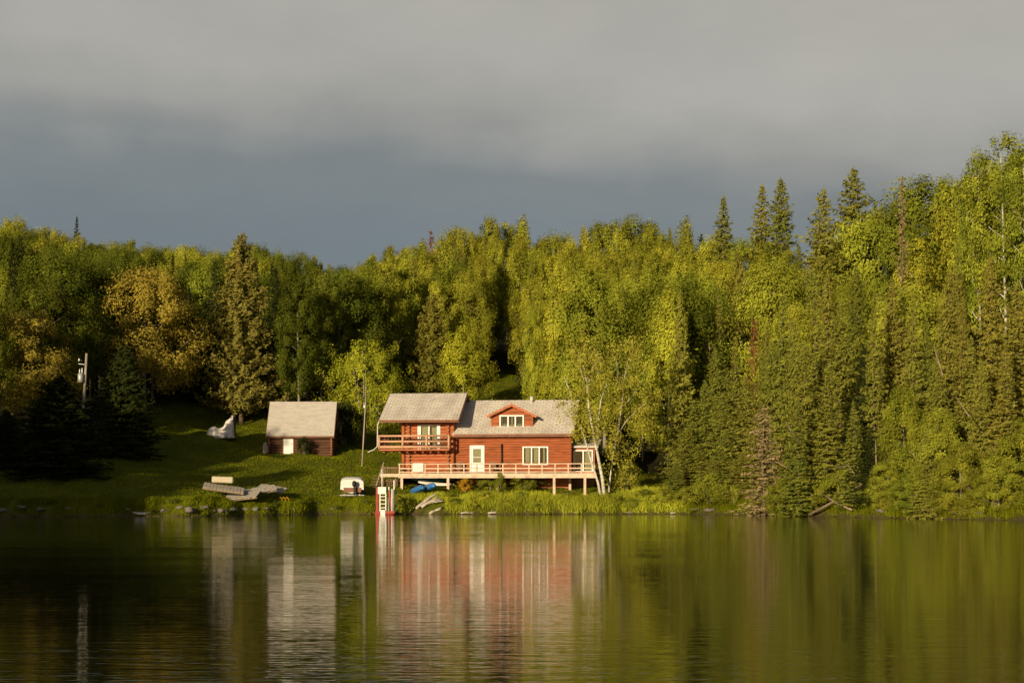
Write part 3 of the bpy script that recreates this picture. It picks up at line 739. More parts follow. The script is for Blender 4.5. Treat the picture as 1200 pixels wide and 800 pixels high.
# ------------------------------------------------------------------ shrubs
SH = []
for px in (800, 830, 862, 893, 918, 952, 985, 1016, 1048, 1080, 1116, 1142, 1165, 1190):
    SH.append((px + rnd.uniform(-8, 8), rnd.uniform(.5, 1.5), rnd.uniform(.8, 2.2), 'right'))
SH.sort()
for i, (px, dd, h, _) in enumerate(SH):
    x, y = at_shore(px, dd)
    tree('shrub', 'bush', x, y, h, h * rnd.uniform(1.3, 1.9), 'shrub', f'green shrub leaning over the right bank water edge, {ORD[i]} counting from the birches', 'shrub', 'shrubs along the right bank')
for px, Y, h, w, mt, lab in ((356, 156.8, 1.5, 1.4, 'spruce_dark', 'dark leafy bush growing against the shed front beside its white door'),
                           (546, 172, 3.2, 5.0, 'aspen_deep', 'low dark bush in the clearing above the balcony wing roof'),
                           (403, 164, 3.8, 3.6, 'spruce_dark', 'tall shaded bush behind the end wall of the shed'),
                           (586, 133.0 + 4, 1.5, 1.0, 'shrub', 'thin sapling in front of the deck below the white door'),
                           (545, 137.3, 1.0, 1.2, 'yellow', 'small yellow-leaved bush beside a deck post'),
                           (616, 138.4, 1.1, 3.0, 'shrub', 'low green bush under the middle of the deck'),
                           (572, 138.2, .9, 2.0, 'shrub', 'low green bush under the deck near the yellow bush'),
                           (735, 139, 2.2, 2.4, 'birch', 'leafy bush at the foot of the slender birch'),
                           (281, 126.6 + 2.6, .9, .9, 'aspen_deep', 'small dark bush below the beached dock sections'),
                           (440, 180, 3.0, 5, 'aspen_deep', 'dark undergrowth bush behind the flagpole'),
                           (640, 158, 3.4, 5, 'aspen', 'leafy bush behind the house roof near the chimney pipe')):
    tree('shrub', 'bush', wx(px, Y), Y, h, w, mt, lab, 'shrub')

WD = sorted([(533, 1.2, .7), (556, .6, .55), (569, 2.0, .9), (597, 1.0, .7), (611, 2.2, .8), (628, .7, .5), (655, 1.6, .7), (664, 2.6, .8), (688, .9, .6), (722, 1.4, .8), (741, .8, .9), (757, 2.4, .9), (776, 1.2, 1.1), (789, 2.2, 1.2), (474, .8, .8), (528, 2.6, .6)])
for i, (px, dd, h) in enumerate(WD):
    x, y = at_shore(px, dd)
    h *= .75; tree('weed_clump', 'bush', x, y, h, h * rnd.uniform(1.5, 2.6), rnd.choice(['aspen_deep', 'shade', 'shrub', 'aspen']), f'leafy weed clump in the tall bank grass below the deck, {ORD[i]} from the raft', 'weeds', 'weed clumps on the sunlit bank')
for i, (px, dd, h) in enumerate(((60, 1.2, .6), (118, .8, .5), (205, 1.6, .6), (246, 2.0, .6), (322, .8, .7), (352, 1.0, .6), (372, 1.2, .5), (395, .5, .6), (428, 1.2, .7))):
    x, y = at_shore(px, dd)
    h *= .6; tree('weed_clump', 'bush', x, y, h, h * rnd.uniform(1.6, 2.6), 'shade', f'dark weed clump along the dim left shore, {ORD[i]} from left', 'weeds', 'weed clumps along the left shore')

# ------------------------------------------------------------------ grass
def blades(name, pts, hgt, wid, m, seed, lean=.35):
    rng = np.random.default_rng(seed); n = len(pts)
    az = rng.uniform(0, 6.28, n); h = hgt * rng.uniform(.5, 1.25, n); w = wid * rng.uniform(.7, 1.3, n)
    u = np.stack([np.cos(az), np.sin(az), 0 * az], -1) * w[:, None] / 2
    tip = pts + np.stack([rng.normal(0, lean, n) * h, rng.normal(0, lean, n) * h, h], -1)
    V = np.stack([pts - u, pts + u, tip], 1).reshape(-1, 3)
    tone = np.clip(.5 + .5 * np.sin(pts[:, 0] * .55 + 2 * np.sin(pts[:, 1] * .3)) * np.sin(pts[:, 1] * .7 + pts[:, 0] * .2) + rng.normal(0, .2, n), 0, 1)
    return link_mesh(name, quads_mesh(name, V, 3, tone), m)
def scatter(n, pxr, dr, seed, cond=None, Yr=(100, 215)):
    rng = np.random.default_rng(seed); out = []
    tot = 0
    while tot < n:
        Y = rng.uniform(*Yr, 20000); px = rng.uniform(*pxr, 20000); x = (px - CX) / FOC * Y
        d = shore_d(x, Y); dd = dr(px)
        k = (d > 0.03) & (d < dd)
        if cond is not None: k &= cond(px, d, x, Y)
        p = np.stack([x[k], Y[k], ground_z(x[k], Y[k])], -1)
        out.append(p); tot += len(p)
    return np.concatenate(out)[:n]
def patchy(p, lo, hi, k=1.0):
    return lo + (hi - lo) * np.clip(.5 + .35 * np.sin(p[:, 0] * 1.3 * k + 1) * np.sin(p[:, 1] * 1.9 * k) + .3 * np.sin(p[:, 0] * .45 * k + p[:, 1] * .8) + .2 * np.sin(p[:, 0] * 3.1 * k), 0, 1)
reed = scatter(17000, (462, 805), lambda p: np.interp(p, [462, 480, 700, 760, 805], [2.2, 3.4, 3.6, 5.5, 5.0]), 1, lambda p, d, x, y: ~((p > 485) & (p < 521) & (d < 1.2)), Yr=(128, 146))
hh = patchy(reed, .2, .6)
tag(blades('reed_grass', reed, hh, .05, M['reed'], 2, .3), 'sunlit tall grass on the bank below the deck', 'grass', kind='stuff')
reed2 = scatter(16000, (-20, 462), lambda p: 2.6 + 0 * p, 3, Yr=(118, 142))
tag(blades('shore_grass', reed2, patchy(reed2, .12, .38), .05, M['turf'], 4, .3), 'rough dark grass along the left shore', 'grass', kind='stuff')
reed3 = scatter(9000, (800, 1220), lambda p: 1.6 + 0 * p, 5, Yr=(98, 140))
tag(blades('bank_grass', reed3, np.full(len(reed3), .4), .05, M['turf'], 6, .4), 'brownish grass hanging over the right bank', 'grass', kind='stuff')
turf = scatter(70000, (-20, 800), lambda p: np.interp(p, LAWN_PX, LAWN_D), 7, lambda p, d, x, y: ~((p > 485) & (p < 521) & (d < 1.2)), Yr=(118, 215))
tag(blades('lawn_grass', turf, np.full(len(turf), .11), .09, M['turf'], 8, .5), 'mown green lawn sloping down to the lake', 'grass', kind='stuff')

# ------------------------------------------------------------------ the house
YAW = R(7)
HO = (0.0, 140.0)
cY, sY = math.cos(YAW), math.sin(YAW)
def hx(px, yl):
    k = (px - CX) / FOC
    return (k * (HO[1] + yl * cY) - yl * sY) / (cY + k * sY)
def hz(py, px, yl):
    xl = hx(px, yl); Y = HO[1] - xl * sY + yl * cY
    return wz(py, Y)
house = empty('log_house', (HO[0], HO[1], 0), -YAW)
tag(house, 'red log house with grey roofs, balcony wing and long deck above the shore', 'house')

def log_courses(mb, u0, u1, z0, z1, place, pitch, bulge, openings=(), span=None):
    """Log courses with rounded faces. place(u, out, z) -> point; span(z) -> (u0, u1) for gables."""
    n = max(1, round((z1 - z0) / pitch)); ph = (z1 - z0) / n
    for i in range(n):
        a, b = z0 + i * ph, z0 + (i + 1) * ph; zc = (a + b) / 2
        s0, s1 = span(zc) if span else (u0, u1)
        if s1 - s0 < .05: continue
        spans = [(s0, s1)]
        for (o0, o1, p0, p1) in openings:
            if p0 < zc < p1:
                nw = []
                for q0, q1 in spans:
                    if o1 <= q0 or o0 >= q1: nw.append((q0, q1)); continue
                    if o0 > q0: nw.append((q0, o0))
                    if o1 < q1: nw.append((o1, q1))
                spans = nw
        for q0, q1 in spans:
            prof = [(0.0, a), (bulge * .75, a + ph * .16), (bulge, a + ph * .38), (bulge, a + ph * .62), (bulge * .75, a + ph * .84), (0.0, b - .004)]
            secs = [[place(q, o, z) for o, z in prof] for q in (q0, q1)]
            mb.loft(secs)
            mb.add([place(q0, o, z) for o, z in prof] + [place(q1, o, z) for o, z in prof], [tuple(range(5, -1, -1)), tuple(range(6, 12))])
            mb.add([place(q, o, z) for q in (q0, q1) for o, z in ((-.12, a), (-.12, b))], [(0, 1, 3, 2)])

# main section: front wall at yl = 0
xL, xR = hx(531, 0), hx(669, 0)
z_deck, z_eave = 3.22, 6.58
D_MAIN = 9.0; y_rm, z_rm = 4.5, 9.28
door = (hx(552.5, 0), hx(566, 0), z_deck, hz(523.5, 559, 0))
win = (hx(614, 0), hx(641, 0), hz(543, 627, 0), hz(524.5, 627, 0))
w = MB(); log_courses(w, xL, xR, z_deck - .1, z_eave + .1, lambda u, o, z: (u, -o, z), .215, .045, [door, win]); w.build('front_wall', M['log'], house)
gable = lambda zc: (0.0 + max(0, (zc - z_eave) / (z_rm - z_eave)) * y_rm, D_MAIN - max(0, (zc - z_eave) / (z_rm - z_eave)) * y_rm)
w = MB(); log_courses(w, 0, D_MAIN, z_deck - .1, z_rm - .05, lambda u, o, z: (xR + o, u, z), .215, .045, span=gable); w.build('end_wall', M['log'], house)
w = MB(); log_courses(w, xL - 4, xR, z_deck - .1, z_eave, lambda u, o, z: (u, D_MAIN + o, z), .215, .045); w.build('back_wall', M['log'], house)
w = MB(); w.box(xL, xR - .2, .2, D_MAIN - .2, z_deck - .15, z_deck - .05); w.build('floor', M['dark_board'], house)
w = MB(); w.box(xL + .2, xR - .3, 1.4, 1.46, z_deck, z_eave); w.build('dark_room_sheet', M['black'], house)  # added black sheet standing in for the dark room behind the panes
w = MB(); w.box(xL + .05, xR - .05, .06, .3, .6, z_deck - .1).box(xR - .3, xR - .06, .3, D_MAIN, .8, z_deck - .1); w.build('foundation', M['log_orange'], house)

def roof_slab(x0, x1, ye, ze, yr, zr, yb, zb, th=.14, mat_=None):
    """Gable roof over x0..x1: front eave, ridge, back eave. Returns the slab mesh builder with local shingle coordinates."""
    m = MB()
    for (ya, za, yb_, zb_) in ((ye, ze, yr, zr), (yr, zr, yb, zb)):
        d = Vector((0, yb_ - ya, zb_ - za)); nrm = Vector((0, -d.z, d.y)).normalized() * th
        A = [Vector((x0, ya, za)), Vector((x1, ya, za)), Vector((x1, yb_, zb_)), Vector((x0, yb_, zb_))]
        m.add(A + [a + nrm for a in A], [(3, 2, 1, 0), (4, 5, 6, 7), (0, 1, 5, 4), (1, 2, 6, 5), (2, 3, 7, 6), (3, 0, 4, 7)])
    return m
def fascia(x0, x1, ye, ze, yr, zr, yb, zb, m):
    m.box(x0 - .02, x1 + .02, ye - .05, ye - .003, ze - .12, ze + .10)
    for x in (x0 - .045, x1 + .003):
        for (ya, za, yb_, zb_) in ((ye, ze, yr, zr), (yr, zr, yb, zb)):
            vs = [(x, ya, za - .14), (x, yb_, zb_ - .14), (x, yb_, zb_ + .10), (x, ya, za + .10)]
            vs += [(p[0] + .042, p[1], p[2]) for p in vs]
            m.add(vs, [(0, 1, 2, 3), (7, 6, 5, 4), (0, 4, 5, 1), (1, 5, 6, 2), (2, 6, 7, 3), (3, 7, 4, 0)])
ye = -.55; slope = (z_rm - z_eave) / y_rm; ze = z_eave + ye * slope + .12
mr0, mr1 = hx(529, ye), hx(672.5, ye)
rf = roof_slab(mr0 + .1, mr1, ye, ze, y_rm, z_rm + .12, D_MAIN + .5, ze)
roof = rf.build('main_roof', M['shingle'], house)
f = MB(); fascia(mr0 + .2, mr1, ye, ze, y_rm, z_rm + .12, D_MAIN + .5, ze, f); f.build('fascia', M['brown_trim'], roof)
g = MB(); g.bar((mr0 + .3, ye - .1, ze + .06), (mr1, ye - .1, ze + .06), .10, .10); g.build('gutter', M['brown_trim'], roof)
p = MB(); cx_ = hx(623, 4.0); p.tube([(cx_, 4.0, 8.9), (cx_, 4.0, 9.45)], .10, 10).tube([(cx_, 4.0, 9.40), (cx_, 4.0, 9.72)], .15, 10).tube([(cx_, 4.0, 9.72), (cx_, 4.0, 9.80)], [.19, .10], 10)
p.build('chimney_pipe', M['white_metal'], roof)

def window(name, x0, x1, z0, z1, y, n, parent, curtains=True, fr=.11, gap=(0,)):
    """A white framed window with n lights, each pane its own piece."""
    m = MB()
    m.box(x0 - fr, x1 + fr, y - .10, y + .02, z1, z1 + fr).box(x0 - fr, x1 + fr, y - .12, y + .02, z0 - fr, z0)
    m.box(x0 - fr, x0, y - .10, y + .02, z0, z1).box(x1, x1 + fr, y - .10, y + .02, z0, z1)
    dx = (x1 - x0) / n
    for i in range(1, n): m.box(x0 + i * dx - .055, x0 + i * dx + .055, y - .085, y + .02, z0, z1)
    w_ = m.build(name, M['white'], parent)
    for i in range(n):
        q = MB(); q.box(x0 + i * dx + (.055 if i else 0), x0 + (i + 1) * dx - (.055 if i < n - 1 else 0), y - .03, y - .02, z0, z1); q.build('pane', M['glass'], w_)
    if curtains:
        for (a, b) in curtains:
            q = MB(); nn = 14
            P = [(x0 + (a + (b - a) * k / nn) * (x1 - x0), y + .13 + .03 * (k % 2)) for k in range(nn + 1)]
            q.loft([[(xx, yy, z0 - .05) for xx, yy in P], [(xx, yy, z1 + .05) for xx, yy in P]], smooth=True); q.build('curtain', M['curtain'], w_)
    return w_
window('window', win[0], win[1], win[2], win[3], -.02, 3, house, [(.05, .24), (.42, .6), (.82, .9)])
# the door
d0, d1, dz0, dz1 = door
m = MB(); m.box(d0 - .13, d0, -.11, .02, dz0, dz1 + .13).box(d1, d1 + .13, -.11, .02, dz0, dz1 + .13).box(d0, d1, -.11, .02, dz1, dz1 + .13)
dframe = m.build('door', M['white'], house)
zm = dz0 + (dz1 - dz0) * .42
m = MB(); m.box(d0, d1, -.06, -.01, dz0, zm).box(d0, d0 + .15, -.06, -.01, zm, dz1).box(d1 - .15, d1, -.06, -.01, zm, dz1).box(d0 + .15, d1 - .15, -.06, -.01, dz1 - .16, dz1).box(d0 + .15, d1 - .15, -.055, -.02, zm + .42, zm + .46)
m.box(d0 + .14, d1 - .14, -.072, -.06, dz0 + .2, zm - .15)
m.build('door_leaf', M['white'], dframe)
m = MB(); m.box(d0 + .15, d1 - .15, -.04, -.03, zm, dz1 - .16); m.build('pane', M['glass'], dframe)
m = MB(); m.box(d0 + .1, d1 - .1, .02, .03, zm, dz1 - .16); m.build('curtain', M['curtain'], dframe)
m = MB(); m.bar((d1 - .08, -.10, zm + .02), (d1 - .08, -.10, zm - .18), .03); m.build('handle', M['black'], dframe)
sx = hx(588, -.12)
m = MB(); m.tube([(sx, -.14, z_deck + .1), (sx, -.14, hz(520, 588, 0))], .075, 10); m.tube([(sx, -.14, z_deck + .4), (sx, .05, z_deck + .4)], .06, 8); m.build('stove_pipe', M['black'], house)

# dormer
dy = .55
qx0, qx1 = hx(576, dy), hx(624.5, dy); qz0 = z_eave + dy * slope + .18; qze = hz(487, 600, dy); qzr = hz(475.5, 600, dy)
qc = (qx0 + qx1) / 2
dw = (hx(587, dy), hx(612.5, dy), hz(504, 600, dy), hz(487.8, 600, dy))
m = MB()
log_courses(m, qx0, qx1, qz0, qze, lambda u, o, z: (u, dy - o, z), .27, .03, [dw])
log_courses(m, qx0, qx1, qze, qzr, lambda u, o, z: (u, dy - o, z), .27, .03, span=lambda z: (qx0 + (qc - qx0) * (z - qze) / (qzr - qze), qx1 - (qx1 - qc) * (z - qze) / (qzr - qze)))
yb1 = (qze - z_eave - .1) / slope
for x in (qx0 + .02, qx1 - .02):
    m.add([(x, dy, qz0), (x, dy, qze + .02), (x, yb1 + .3, qze + .02)], [(0, 1, 2)])
for x in (qx0 - .02, qx1 - .10): m.box(x, x + .12, dy - .07, dy + .02, qz0, qze)
dormer = m.build('dormer', M['log'], house)
m = MB(); m.box(qx0 + .1, qx1 - .1, dy + .35, dy + .40, qz0 + .1, qze); m.build('dormer_dark_sheet', M['black'], dormer)  # black sheet added so the dormer panes look dark
m = MB(); ov = .34; rise = (qzr - qze) / (qc - qx0)
yb2 = (qzr - z_eave) / slope + .2
for sgn in (-1, 1):
    xe = qc + sgn * (qc - qx0 + ov); zE = qze - ov * rise + .06; zR = qzr + .06
    A = [Vector((xe, dy - .42, zE)), Vector((qc, dy - .42, zR)), Vector((qc, yb2, zR)), Vector((xe, (zE - z_eave) / slope + .1, zE))]
    A = A if sgn < 0 else A[::-1]
    N = (A[1] - A[0]).cross(A[3] - A[0]).normalized()
    N = N if N.z > 0 else -N
    m.add(A + [a + N * .09 for a in A], [(3, 2, 1, 0), (4, 5, 6, 7), (0, 1, 5, 4), (1, 2, 6, 5), (2, 3, 7, 6), (3, 0, 4, 7)])
droof = m.build('dormer_roof', M['shingle'], dormer)
m = MB()
for sgn in (-1, 1):
    xe = qc + sgn * (qc - qx0 + ov); zE = qze - ov * rise + .07; zR = qzr + .07
    vs = [(xe, dy - .47, zE - .12), (qc, dy - .47, zR - .12), (qc, dy - .47, zR + .10), (xe, dy - .47, zE + .10)]
    vs += [(a, b + .045, c) for a, b, c in vs]
    m.add(vs, [(0, 1, 2, 3), (7, 6, 5, 4), (0, 4, 5, 1), (1, 5, 6, 2), (2, 6, 7, 3), (3, 7, 4, 0)])
m.build('bargeboard', M['log_orange'], dormer)
window('dormer_window', *dw, dy - .01, 3, house, [(.0, .06), (.47, .53)])

# balcony wing
yw = -.10
lx0, lx1 = hx(472, yw), hx(531.5, yw)
bz = hz(526, 490, -1.4)                       # balcony floor
wz_e = 7.55
uw = (hx(490, yw), hx(516, yw), bz + .05, hz(497.5, 500, yw))
m = MB()
log_courses(m, lx0, lx1, z_deck - .3, bz - .05, lambda u, o, z: (u, yw - o, z), .30, .10)
log_courses(m, lx0, lx1, bz - .05, wz_e + .2, lambda u, o, z: (u, yw - o, z), .30, .10, [uw])
m.build('wing_front_wall', M['log_orange'], house)
WR_Y, WR_Z = 3.3, 9.95
yeW = -1.45; sW = (WR_Z - wz_e) / (WR_Y - yeW)
D_W = 2 * WR_Y - yeW
spanw = lambda z: (yw + max(0, (z - (wz_e + (yw - yeW) * sW)) / sW), D_W + yeW - max(0, (z - (wz_e + (yw - yeW) * sW)) / sW) - yw + yeW)
m = MB(); log_courses(m, 0, 1, z_deck - .3, WR_Z - .1, lambda u, o, z: (lx1 + o, u, z), .30, .10, span=spanw)
m.build('wing_end_wall', M['log_orange'], house)
m = MB(); log_courses(m, 0, 1, 2.6, WR_Z - .1, lambda u, o, z: (lx0 - o, u, z), .30, .10, span=spanw)
m.build('wing_end_wall', M['log_orange'], house)
m = MB(); log_courses(m, lx0, lx1, 2.6, wz_e + .6, lambda u, o, z: (u, D_W - 1.2 + o, z), .30, .10)
m.box(lx0, lx1, 0, D_W - 1.3, bz - .2, bz - .1); m.build('wing_back_wall', M['log_orange'], house)
for x in (lx0 + .55, lx1 - .42):
    m = MB()
    for i in range(14): m.tube([(x - .01, yw - .32, z_deck + i * .30), (x - .01, yw + .1, z_deck + i * .30)], .125, 9)
    m.build('log_ends', M['log_end'], house)
m = MB()
for x in (lx0 + .08, lx1 - .04): m.tube([(x, yw - .14, z_deck), (x, yw - .14, wz_e)], .14, 10)
m.build('corner_post', M['log_orange'], house)
r0, r1 = hx(444.5, yeW), hx(537.5, yeW)
wr = roof_slab(r0, r1, yeW, wz_e, WR_Y, WR_Z, D_W, wz_e).build('wing_roof', M['shingle'], house)
f = MB(); fascia(r0, r1, yeW, wz_e, WR_Y, WR_Z, D_W, wz_e, f); f.build('fascia', M['brown_trim'], wr)
g = MB(); g.bar((r0, yeW - .11, wz_e + .03), (r1, yeW - .11, wz_e + .03), .11, .10); g.build('gutter', M['brown_trim'], wr)
g = MB(); xg = r0 + .02
g.tube([(xg, yeW - .11, wz_e), (xg - .12, yeW - .05, wz_e - .25), (hx(442.5, yeW), yeW, wz_e - .45), (hx(442.3, yeW), yeW, hz(523, 443, yeW)), (hx(438, yeW), yeW, hz(527, 440, yeW)), (hx(431, yeW), yeW, hz(529.5, 431, yeW))], .055, 8)
g.build('downspout', M['white_metal'], wr)
# sliding glass doors
m = MB()
x0, x1, z0, z1 = uw
m.box(x0 - .02, x0 + .26, yw - .16, yw, z0, z1).box(x1 - .26, x1 + .02, yw - .16, yw, z0, z1).box(x0 + .26, x1 - .26, yw - .16, yw, z1 - .10, z1).box((x0 + x1) / 2 - .05, (x0 + x1) / 2 + .05, yw - .13, yw, z0, z1 - .10)
pd = m.build('glass_door', M['white'], house)
xm = (x0 + x1) / 2
m = MB(); m.box(x0 + .26, xm - .05, yw - .06, yw - .05, z0, z1 - .1); m.build('pane', M['glass'], pd)
m = MB(); m.box(xm + .05, x1 - .26, yw - .06, yw - .05, z0, z1 - .1); m.build('pane', M['glass'], pd)
m = MB(); nn = 24
for a, b, dyc in ((x0 + .2, xm - .02, .02), (xm + .06, x1 - .3, .25)):
    P = [(a + (b - a) * k / nn, yw + dyc + .04 * (k % 2)) for k in range(nn + 1)]
    m.loft([[(q, r, z0) for q, r in P], [(q, r, z1) for q, r in P]])
m.build('curtain', M['curtain'], pd)
# balcony
by0 = -1.45
bx0, bx1 = hx(444.5, by0), hx(526, by0)
m = MB(); m.box(bx0, bx1, by0 + .02, yw - .12, bz - .12, bz); 
for k in range(9): 
    x = bx0 + .3 + (bx1 - bx0 - .6) * k / 8; m.tube([(x, by0 + .45, bz - .2), (x, yw - .1, bz - .2)], .09, 7)
balc = m.build('balcony', M['log_orange'], house)
m = MB(); zt = hz(510.5, 490, by0); zm_ = hz(517, 490, by0); zl = hz(523.5, 490, by0)
for z, r in ((zt, .085), (zm_, .085), (zl, .115)):
    m.tube([(bx0 - .05, by0, z), (bx1 + .1, by0, z)], r, 9)
    m.tube([(bx0 + .02, by0, z - .06), (bx0 + .02, yw + 2.6, z - .06)], r * .85, 8)
    m.tube([(bx1, by0 + .1, z - .06), (bx1, yw - .15, z - .06)], r * .85, 8)
rail = m.build('balcony_rail', M['rail_log'], balc)
for x in (bx0, hx(472, by0), hx(500, by0), bx1):
    m = MB(); m.tube([(x, by0 - .04, zl - .18), (x, by0 - .04, zt + .06)], .095, 9); m.build('balcony_post', M['rail_log'], balc)
m = MB()
for k in range(20):
    x = bx0 + (bx1 - bx0) * (k + .5) / 20
    m.tube([(x, by0 + .16, zl), (x, by0 + .16, zt - .03)], .028, 5)
for k in range(8):
    y = by0 + (yw + 2.4 - by0) * (k + .5) / 8
    m.tube([(bx0 + .1, y, zl), (bx0 + .1, y, zt - .05)], .035, 5)
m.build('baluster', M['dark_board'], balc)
m = MB(); m.box(bx0, lx0 - .15, yw - .1, yw + 2.7, bz - .12, bz - .004); m.build('side_floor', M['log_orange'], balc)

# sunroom
sy = .9
s0, s1 = xR + .05, hx(697, sy)
zt_ = hz(524.5, 682, sy)
sw = (hx(673.5, sy), hx(693.5, sy), z_deck + .25, hz(528.5, 682, sy))
m = MB()
m.box(s0, sw[0] - .02, sy, sy + .12, z_deck - .1, zt_).box(sw[1] + .02, s1, sy, sy + .12, z_deck - .1, zt_).box(sw[0] - .02, sw[1] + .02, sy, sy + .12, z_deck - .1, sw[2]).box(sw[0] - .02, sw[1] + .02, sy, sy + .12, sw[3], zt_)
m.box(s1 - .12, s1, sy + .12, sy + 4, z_deck - .1, zt_).box(s0, s1 - .12, sy + 3.9, sy + 4, z_deck - .1, zt_)
sun = m.build('sunroom', M['log_orange'], house)
m = MB(); m.add([(s0 - .1, sy - .35, zt_), (s1 + .3, sy - .35, zt_), (s1 + .3, sy + 4.2, zt_ + .7), (s0 - .1, sy + 4.2, zt_ + .7)] + [(s0 - .1, sy - .35, zt_ + .14), (s1 + .3, sy - .35, zt_ + .14), (s1 + .3, sy + 4.2, zt_ + .84), (s0 - .1, sy + 4.2, zt_ + .84)],
              [(3, 2, 1, 0), (4, 5, 6, 7), (0, 1, 5, 4), (1, 2, 6, 5), (2, 3, 7, 6), (3, 0, 4, 7)])
m.build('sunroom_roof', M['shingle'], sun)
window('sunroom_window', sw[0], sw[1], sw[2], sw[3], sy - .01, 2, house, [(.55, 1)], fr=.10)
m = MB(); m.box(s0, s1 - .02, sy + .05, sy + .2, 1.0, z_deck - .1); m.build('sunroom_base', M['brown_trim'], house)

# deck
dy0 = -3.1
kx0, kx1 = hx(467.5, dy0), hx(697.5, dy0)
m = MB(); nb = 13
for k in range(nb):
    a = dy0 + (-.12 - dy0) * k / nb; m.box(kx0, kx1, a + .006, a + (-.12 - dy0) / nb - .006, z_deck - .07, z_deck)
m.box(xR + .3, kx1, -.11, sy - .1, z_deck - .07, z_deck - .002)
deck = m.build('deck', M['deck_grey'], house)
m = MB(); m.box(kx0 - .03, kx1 + .03, dy0 - .05, dy0 - .003, z_deck - .36, z_deck + .03); m.build('deck_fascia', M['deck_wood'], deck)
m = MB()
for k in range(16):
    x = kx0 + .1 + (kx1 - kx0 - .2) * k / 15; m.box(x - .025, x + .025, dy0, -.12, z_deck - .30, z_deck - .075)
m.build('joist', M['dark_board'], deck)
for px_, yl in ((471, dy0 + .1), (525.2, dy0 + .1), (583, dy0 + 1.3), (649.5, dy0 + .1), (685.5, dy0 + .1), (620, dy0 + 2.2), (560, dy0 + 2.2), (500, dy0 + 2.2), (668, dy0 + 2.2)):
    x = hx(px_, yl); m = MB(); m.box(x - .10, x + .10, yl - .10, yl + .10, .7, z_deck - .31); m.build('deck_post', M['deck_wood'], deck)
m = MB(); zr = hz(543, 580, dy0)
m.box(kx0 - .06, kx1 + .06, dy0 - .07, dy0 + .08, zr - .05, zr + .02)
m.box(kx0, kx1, dy0 - .03, dy0 + .02, (zr + z_deck) / 2 - .03, (zr + z_deck) / 2 + .07)
m.box(kx0, kx1, dy0 - .03, dy0 + .02, z_deck + .10, z_deck + .17)
m.box(kx1 - .04, kx1 + .04, dy0 + .08, sy - .4, zr - .05, zr + .02).box(kx1 - .025, kx1 + .025, dy0 + .08, sy - .4, (zr + z_deck) / 2 - .03, (zr + z_deck) / 2 + .07)
rl = m.build('deck_railing', M['deck_wood'], deck)
for k in range(16):
    x = kx0 + .05 + (kx1 - kx0 - .1) * k / 15; m = MB(); m.box(x - .05, x + .05, dy0 - .045, dy0 + .045, z_deck - .3, zr - .05); m.build('railing_post', M['deck_wood'], deck)
# landing and steps at the end of the deck
n0, n1 = hx(446, dy0 + .3), kx0 - .06
m = MB(); m.box(n0, n1, dy0 + .3, dy0 + 2.2, z_deck - .12, z_deck - .02); land = m.build('landing', M['deck_grey'], house)
m = MB(); m.box(n0 - .04, n1, dy0 + .24, dy0 + .297, z_deck - .26, z_deck); m.build('landing_fascia', M['deck_wood'], land)
m = MB(); m.box(n0, n1, dy0 + .30, dy0 + .36, hz(548.5, 455, dy0), hz(547, 455, dy0)); m.box(n0, n1, dy0 + 2.1, dy0 + 2.16, hz(548.5, 455, dy0), hz(547, 455, dy0))
for k in range(9):
    x = n0 + .08 + (n1 - n0 - .16) * k / 8
    m.box(x - .025, x + .025, dy0 + .31, dy0 + .35, z_deck - .02, hz(548.5, 455, dy0)).box(x - .025, x + .025, dy0 + 2.11, dy0 + 2.15, z_deck - .02, hz(548.5, 455, dy0))
m.build('landing_railing', M['rail_dark'], land)
m = MB()
for k in range(9): 
    x = n0 + .1 + (n1 - n0 - .2) * k / 8; m.box(x - .03, x + .03, dy0 + .9, dy0 + .94, 1.2, z_deck - .13)
for zz in (1.6, 2.1, 2.6): m.box(n0, n1, dy0 + .85, dy0 + .90, zz, zz + .07)
m.build('skirting_lattice', M['rail_dark'], land)
m = MB()
for k in range(7):
    x = n0 - .22 - k * .26 * .35; zz = z_deck - .12 - k * .24; m.box(n0 - .9 - k * .02, n0 - .05, dy0 + .4 + 1.3 - k * .30, dy0 + .4 + 1.3 - k * .30 + .3, zz - .05, zz)
m.build('stair_tread', M['rail_dark'], land)
m = MB(); m.bar((n0 - .05, dy0 + 1.9, z_deck + .95), (hx(438.5, dy0 - .4), dy0 - .4, 1.75), .07); m.bar((n0 - .05, dy0 + 1.9, z_deck + .95), (n0 - .05, dy0 + 1.9, z_deck - .1), .08); m.bar((hx(438.5, dy0 - .4), dy0 - .4, 1.75), (hx(438.5, dy0 - .4), dy0 - .4, .9), .08)
m.build('stair_handrail', M['pole_wood'], land)
for xx in (n0 + .06, n1 - .3):
    m = MB(); m.box(xx - .05, xx + .05, dy0 + .4, dy0 + .5, .6, z_deck - .13); m.build('landing_post', M['rail_dark'], land)

def hw(xl, yl, z): return (HO[0] + xl * cY + yl * sY, HO[1] - xl * sY + yl * cY, z)
# white sheet hung on the railing
m = MB(); a, b = hx(484, dy0 - .1), hx(496, dy0 - .1); za, zb = hz(552.5, 490, dy0), hz(543, 490, dy0) + .05
S = []
for i in range(9):
    x = a + (b - a) * i / 8; o = .012 * math.sin(i * 1.9)
    S.append([(x, dy0 + .10, zb - .25), (x, dy0 + .10, zb), (x, dy0 - .09, zb), (x, dy0 - .12 + o, (za + zb) / 2), (x, dy0 - .12 + o * 2, za + .02 * math.sin(i))])
m.loft([[hw(*p) for p in s] for s in S])
tag(m.build('towel', M['canvas']), 'white sheet hung over the deck railing', 'towel')
